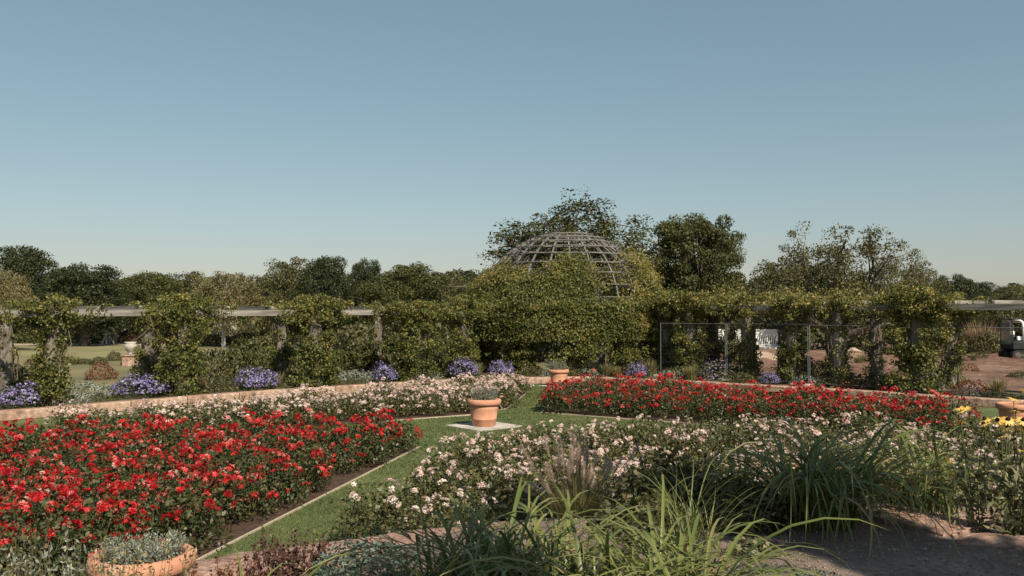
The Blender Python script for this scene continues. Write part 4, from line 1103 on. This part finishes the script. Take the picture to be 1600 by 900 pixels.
link('control_box', G().box((-.1, -.36, 1.02), (.26, .12, .22), bev=.04).mesh('control_box', M['cab_white']), ex)
link('boom', G().tube([(1.25, 0, .75), (1.75, 0, 1.75), (2.5, 0, 2.15)], [.14, .13, .10], 4).mesh('boom', M['cab_white']), ex)
link('dipper', G().tube([(2.45, 0, 2.2), (3.0, 0, .9)], [.10, .08], 4).mesh('dipper', M['cab_white']), ex)
link('bucket', G().tube([(2.75, 0, .75), (3.0, 0, .3), (3.25, 0, .62)], [.2, .24, .16], 8).mesh('bucket', M['steel_dark']), ex)
o = link('dry_grass_clump', blades(900, 1.4, 2.0, .03, 'dry', .75), None, (gx(1533, 48), 48, ZB), 0, (1.15, 1, 1)); tag(o, 'big straw-brown dry grass clump beside the small digger', 'grass clump')
o = link('dry_grass_clump', blades(700, 1.2, 1.7, .03, 'dry', .8), None, (gx(1552, 50), 50, ZB), 0, (1.1, 1, 1)); tag(o, 'second dry grass clump partly behind the small digger', 'grass clump')

R = np.random.default_rng(109)
# ------------------------------------------------------------------ terrace planting
def strap(L, wd, curve, segs=9, twist=0.0, kink=None):
    """arching leaf blade in the xz plane, V-folded"""
    V = []; Fc = []; x = z = 0.0; ang = math.radians(R.uniform(2, 14))
    for i in range(segs + 1):
        q = i / segs
        wv = wd * (0.55 + .9 * q if q < .35 else .865 * (1 - ((q - .35) / .65) ** 2.2) + .01) * .5
        tw_ = twist * q
        ny = math.cos(tw_); nz = math.sin(tw_)
        V += [(x, -wv * ny, z - wv * nz), (x + .28 * wv * math.cos(ang), 0, z - .30 * wv), (x, wv * ny, z + wv * nz)]
        st = L / segs; ang += curve / segs * (0.35 + 1.5 * q)
        if kink and abs(q - kink) < .5 / segs: ang += 1.3
        x += math.sin(ang) * st; z += math.cos(ang) * st
    for i in range(segs):
        for k in range(2): Fc.append([i * 3 + k, i * 3 + k + 1, i * 3 + k + 4, i * 3 + k + 3])
    return V, Fc
def strap_mesh(mat, t0, **k):
    V, Fc = strap(**k); n_ = len(V)
    q = np.repeat(np.linspace(0, 1, n_ // 3), 3)
    return mesh('strap_leaf', V, Fc, M[mat], np.clip(t0 + .25 * q ** 4 - .1 * (1 - q), 0, 1), True)
STRAPS = [strap_mesh('daylily', R.uniform(.15, .75), L=R.uniform(.85, 1.05), wd=R.uniform(.012, .021), curve=R.uniform(1.7, 3.1), twist=R.uniform(-.6, .6), kink=(R.uniform(.5, .8) if R.uniform() < .15 else None)) for _ in range(26)]
STRAPS += [strap_mesh('daylily_dry', R.uniform(.2, .8), L=R.uniform(.7, .9), wd=.015, curve=R.uniform(2.2, 3.2), twist=R.uniform(-1, 1)) for _ in range(3)]
THIN = [strap_mesh('daylily', R.uniform(.1, .6), L=R.uniform(.8, 1.05), wd=R.uniform(.009, .014), curve=R.uniform(.5, 1.6), twist=R.uniform(-.6, .6)) for _ in range(14)]
def daylily(name, label, x, y, n_, size, spread, lean=.30, straps=STRAPS, z=None, az=None, cat='daylily'):
    z = float(zt(x, y)) - .02 if z is None else z
    t = thing(name, label, cat, (x, y, z))
    for k in range(n_):
        a = R.uniform(0, 6.28) if az is None else R.normal(az[0], az[1]); r = spread * math.sqrt(R.uniform(0, 1))
        a0 = R.uniform(0, 6.28)
        o = link('leaf', straps[int(R.integers(len(straps)))], t, (r * math.cos(a0), r * math.sin(a0), R.uniform(-.02, .01)), 0, size * R.uniform(.62, 1.12))
        o.rotation_euler = (R.normal(0, .12), abs(R.normal(lean * .5, lean * .8)), a + R.normal(0, .25))
daylily('daylily', 'big sunlit clump of arching strap leaves in front of the feathery grass', .55, 4.25, 300, 1.22, .36, .26)
daylily('daylily', 'second sunlit clump of arching strap leaves beside the big one', .12, 4.75, 240, 1.12, .26, .26)
daylily('daylily', 'third sunlit clump of arching strap leaves leaning towards the gravel', .92, 4.45, 200, 1.1, .24, .30)
daylily('daylily', 'dark shaded strap-leaf clump hanging over the sandstone slabs', -.18, 4.6, 280, 1.15, .28, .26)
daylily('daylily', 'sparse sunlit strap-leaf clump beside the foreground pot', -1.42, 4.0, 90, 1.18, .2, .24)
daylily('daylily', 'small strap-leaf clump at the rim of the foreground pot', -1.85, 4.3, 40, 1.0, .12, .24)
daylily('daylily', 'large shaded strap-leaf clump at the edge of the gravel', 2.34, 6.85, 300, 1.42, .30, .26)
daylily('daylily', 'half-lit strap-leaf clump behind the squared sandstone block', 3.42, 7.5, 260, 1.22, .28, .30)
daylily('daylily', 'strap-leaf clump under the yellow coneflowers', 4.55, 7.9, 120, .9, .22, .36)
daylily('iris', 'thin upright sword-leaved clump in the shade by the gravel', 1.22, 6.1, 80, .82, .14, .25, THIN, cat='iris')
daylily('iris', 'thin-leaved grassy clump beside the big sunlit clump', .95, 5.2, 60, .62, .14, .35, THIN, cat='iris')

R = np.random.default_rng(110)
# feathery fountain grass
def plume_mesh(L):
    m_ = 170; q = R.uniform(0, 1, m_); rr0 = .016 * np.sin(np.pi * np.clip(q * .9 + .08, 0, 1)) + .003
    a = R.uniform(0, 6.28, m_); c = np.stack([.03 * L * q ** 2 * 6, np.zeros(m_), L * q], 1)
    d = np.stack([np.cos(a), np.sin(a), np.full(m_, 1.3)], 1); d = nrm(d)
    tip = c + d * (rr0 * 2.6 + .008)[:, None]; s = np.cross(d, np.array([0, 0, 1.])); s = nrm(s) * .0016
    V = np.stack([c - s, c + s, tip], 1).reshape(-1, 3)
    return mesh('plume', V, np.arange(3 * m_).reshape(-1, 3), M['plume'], np.repeat(R.uniform(0, 1, m_), 3))
PLUME = [plume_mesh(.17) for _ in range(4)]
fx, fy = .58, 8.2; fz = float(zt(fx, fy))
t = thing('fountain_grass', 'feathery fountain grass with pinkish plumes in front of the pale roses', 'ornamental grass', (fx, fy, fz - .03))
link('foliage', blades(620, .30, .78, .007, 'grass', .75, tmid=.45, segs=5, droop=.35), t, kind='stuff')
for k in range(46):
    a = R.uniform(0, 6.28); ln = R.uniform(.05, .62); h = R.uniform(.55, .88)
    p1 = np.array([ln * math.cos(a) * h, ln * math.sin(a) * h, h * (1 - .2 * ln)]); mid = p1 * np.array([.42, .42, .55])
    st = link('stalk', G().tube([(0.06 * math.cos(a), .06 * math.sin(a), 0), mid, p1], [.003, .0025, .002], 4).mesh('stalk', M['stem']), t)
    o = link('plume', PLUME[k % 4], st, tuple(p1)); dv_ = Vector(p1 - mid); o.rotation_euler = dv_.to_track_quat('Z', 'X').to_euler(); o.scale = (1.15, 1.15, R.uniform(.8, 1.25))

R = np.random.default_rng(111)
# coneflowers
def daisy(mat, rad, npet, droop):
    V = []; Fc = []; T = []
    for k in range(npet):
        a = 2 * math.pi * k / npet + R.normal(0, .06); L = rad * R.uniform(.88, 1.08); wv = 1.9 * rad / npet
        c, s = math.cos(a), math.sin(a)
        o_ = len(V)
        for (r, w_, z) in ((.18 * rad, .4 * wv, 0), (.6 * L, wv, -droop * .35 * rad), (L, .25 * wv, -droop * rad)):
            V += [(r * c - w_ * s, r * s + w_ * c, z), (r * c + w_ * s, r * s - w_ * c, z)]
        Fc += [[o_, o_ + 1, o_ + 3, o_ + 2], [o_ + 2, o_ + 3, o_ + 5, o_ + 4]]; T += [R.uniform(0, 1)] * 6
    return mesh('petals', V, Fc, M[mat], T)
DAISY = {'yellow': [daisy('yellow', .052, 13, .25) for _ in range(3)], 'orange': [daisy('orange', .036, 12, .15) for _ in range(3)]}
DISC = G().lathe([(0, .022), (.008, .021), (.014, .014), (.016, .003), (.012, -.004), (0, -.004)], 10).mesh('disc', M['disc'], True)
def coneflower(label, x, y, kind, heads, hgt, spread, z=None, leafy=True, grp=None):
    z = float(zt(x, y)) - .02 if z is None else z
    t = thing('coneflower', label, 'coneflower', (x, y, z), 0, grp)
    P = []
    for k in range(heads):
        a = R.uniform(0, 6.28); r = spread * math.sqrt(R.uniform(0, 1)); h = hgt * R.uniform(.74, 1.03)
        p1 = (r * math.cos(a), r * math.sin(a), h); mid = (p1[0] * .55 + R.normal(0, .02), p1[1] * .55 + R.normal(0, .02), h * .5)
        link('stem', G().tube([(p1[0] * .25, p1[1] * .25, 0), mid, p1], [.005, .004, .003], 5).mesh('stem', M['green_stem']), t)
        b_ = link('blossom', DAISY[kind][k % 3], t, p1); b_.rotation_euler = (R.normal(.48, .22), R.normal(.12, .25), R.uniform(0, 6.28)); b_.scale = (R.uniform(.85, 1.1),) * 3
        link('disc', DISC, b_, sc_=1.0 if kind == 'yellow' else .75)
        for q in R.uniform(.05, .85, 16): P.append(np.array([p1[0] * (.25 + .75 * q), p1[1] * (.25 + .75 * q), h * q]) + R.normal(0, .035, 3))
    for _ in range(heads * 30): P.append(np.array([R.normal(0, spread * .55), R.normal(0, spread * .55), hgt * R.uniform(0, .6)]))
    link('foliage', leaf_mesh('coneflower_foliage', np.array(P), .07, M['coneleaf'], aspect=.34, tint=R.uniform(.2, 1, len(P))), t, kind='stuff')
Y1 = 'tall pale yellow coneflower with dark centres at the end of the terrace'
for (x, y, n_, h, s) in [(3.62, 5.95, 9, 1.10, .17), (3.80, 5.8, 8, 1.14, .16), (3.5, 6.2, 6, .98, .16), (3.98, 6.3, 8, 1.10, .2)]:
    coneflower(Y1, x, y + .5, 'yellow', n_, h, s, grp='tall pale coneflowers')
coneflower('small orange coneflower in the shade between the two dark leaf clumps', 1.55, 7.35, 'orange', 7, .62, .3)
coneflower('small orange coneflower beside the thin sword leaves', 1.75, 6.85, 'orange', 5, .45, .25)
coneflower('small orange coneflower half hidden under the half-lit leaf clump', 3.95, 8.2, 'orange', 6, .62, .35)
coneflower('orange coneflower behind the big shaded clump among pale roses', 2.95, 8.4, 'orange', 5, .60, .3)

R = np.random.default_rng(112)
# crimson celosia, dark purple spikes, sedum, lady's mantle, silver herbs
def spiky(name, label, cat, x, y, mat, n_, hgt, spread, size, z=None, leafmat='purple_leaf'):
    z = float(zt(x, y)) - .02 if z is None else z
    t = thing(name, label, cat, (x, y, z)); g = G(); P = []; Q = []
    for k in range(n_):
        a = R.uniform(0, 6.28); r = spread * math.sqrt(R.uniform(0, 1)); h = hgt * R.uniform(.6, 1.05); p1 = np.array([r * math.cos(a), r * math.sin(a), h]); p0 = np.array([p1[0] * .5, p1[1] * .5, 0])
        g.tube([p0, p1], [.004, .002], 4)
        for q in R.uniform(.1, .7, 26): P.append(p0 + (p1 - p0) * q + R.normal(0, .022, 3))
        for q in R.uniform(.6, 1.0, 34): Q.append(p0 + (p1 - p0) * q + R.normal(0, .012, 3))
    link('stems', g.mesh('stems', M['stem']), t, kind='stuff')
    link('foliage', leaf_mesh('spike_foliage', np.array(P), size * 1.7, M[leafmat], aspect=.4), t, kind='stuff')
    link('flower_spikes', leaf_mesh('flower_spikes', np.array(Q), size, M[mat]), t, kind='stuff')
spiky('celosia', 'crimson feathery flower beside the fountain grass', 'flower', 1.02, 7.9, 'celosia', 12, .46, .12, .026, leafmat='shrub')
spiky('salvia', 'dark purple spiky plant at the end of the sandstone slabs', 'plant', -1.58, 6.2, 'purple_leaf', 34, .46, .32, .024)
spiky('salvia', 'reddish-brown spiky plant between the pot and the dark purple plant', 'plant', -1.95, 6.1, 'rust', 26, .40, .26, .024)
spiky('salvia', 'rosy dried flower spikes behind the sparse strap leaves', 'plant', -2.2, 6.3, 'rust', 22, .36, .22, .022, leafmat='shrub')
def cushion(name, label, cat, x, y, mat, rx, rz, n_, size, z=None, **k):
    z = float(zt(x, y)) - .03 if z is None else z
    t = thing(name, label, cat, (x, y, z)); link('foliage', mound(n_, rx, rz, size, mat, **k), t, kind='stuff')
cushion('spurge', 'blue-green cushion plant below the sandstone slabs', 'plant', -.95, 5.9, 'sedum', .38, .22, 1500, .04, aspect=.4)
cushion('spurge', 'small blue-green cushion plant beside the squared block', 'plant', 3.62, 6.75, 'sedum', .16, .14, 500, .035, aspect=.4)
cushion('thyme', 'flat grey-green carpet plant spreading over the gravel', 'plant', 1.62, 5.35, 'sedum', .42, .06, 2600, .018)
cushion('lady_mantle', 'bright broad-leaved small plant beside the gravel', 'plant', 1.62, 6.05, 'coneleaf', .17, .14, 170, .05, aspect=.85)
cushion('low_shrub', 'dark low shrub in shade below the orange coneflowers', 'shrub', 1.75, 6.9, 'shrub', .42, .36, 1800, .05)
cushion('low_shrub', 'dark leafy perennial behind the thin sword leaves', 'shrub', 1.25, 7.3, 'shrub', .45, .5, 2200, .05)
cushion('low_shrub', 'brown-tinged leafy perennial between fountain grass and orange coneflowers', 'shrub', 1.45, 8.0, 'white_rose_leaf', .45, .48, 2000, .05)
cushion('low_shrub', 'leafy perennial between the two large strap-leaf clumps', 'shrub', 2.9, 7.7, 'shrub', .45, .42, 1800, .05)
cushion('low_shrub', 'low green perennial at the foot of the yellow coneflowers', 'shrub', 4.6, 7.3, 'shrub', .55, .42, 2200, .05)
cushion('low_shrub', 'low green perennial in shade beside the big sunlit leaf clump', 'shrub', 1.0, 6.5, 'shrub', .42, .3, 1600, .05)
for i, (x, y, s) in enumerate([(-3.05, 5.15, .42), (-2.55, 5.05, .38), (-2.2, 5.2, .33), (-2.85, 5.5, .36), (-3.5, 5.6, .4)]):
    t = thing('catmint', 'grey-green upright herb in front of the foreground pot', 'herb', (x, y, float(zt(x, y)) - .03), 0, 'grey-green herbs before the pot')
    z = EYE - 378 / F_PX * y - float(zt(x, y))
    h = max(.3, z + .06)
    g = G(); P = []; B = []
    for k in range(36):
        a = R.uniform(0, 6.28); r = s * math.sqrt(R.uniform(0, 1)); p1 = np.array([r * math.cos(a) + R.normal(0, .05), r * math.sin(a) + R.normal(0, .05), h * R.uniform(.7, 1.08)]); p0 = np.array([r * .7 * math.cos(a), r * .7 * math.sin(a), 0.])
        g.tube([p0, p1], [.003, .0015], 4)
        for q in np.linspace(.1, 1, 40): P.append(p0 + (p1 - p0) * q + R.normal(0, .018, 3)); B.append(p1 - p0)
    link('stems', g.mesh('stems', M['stem']), t, kind='stuff')
    link('foliage', leaf_mesh('catmint_foliage', np.array(P), .032, M['silver' if i % 2 else 'grass'], aspect=.36, axis=nrm(np.array(B)), aw=.8), t, kind='stuff')
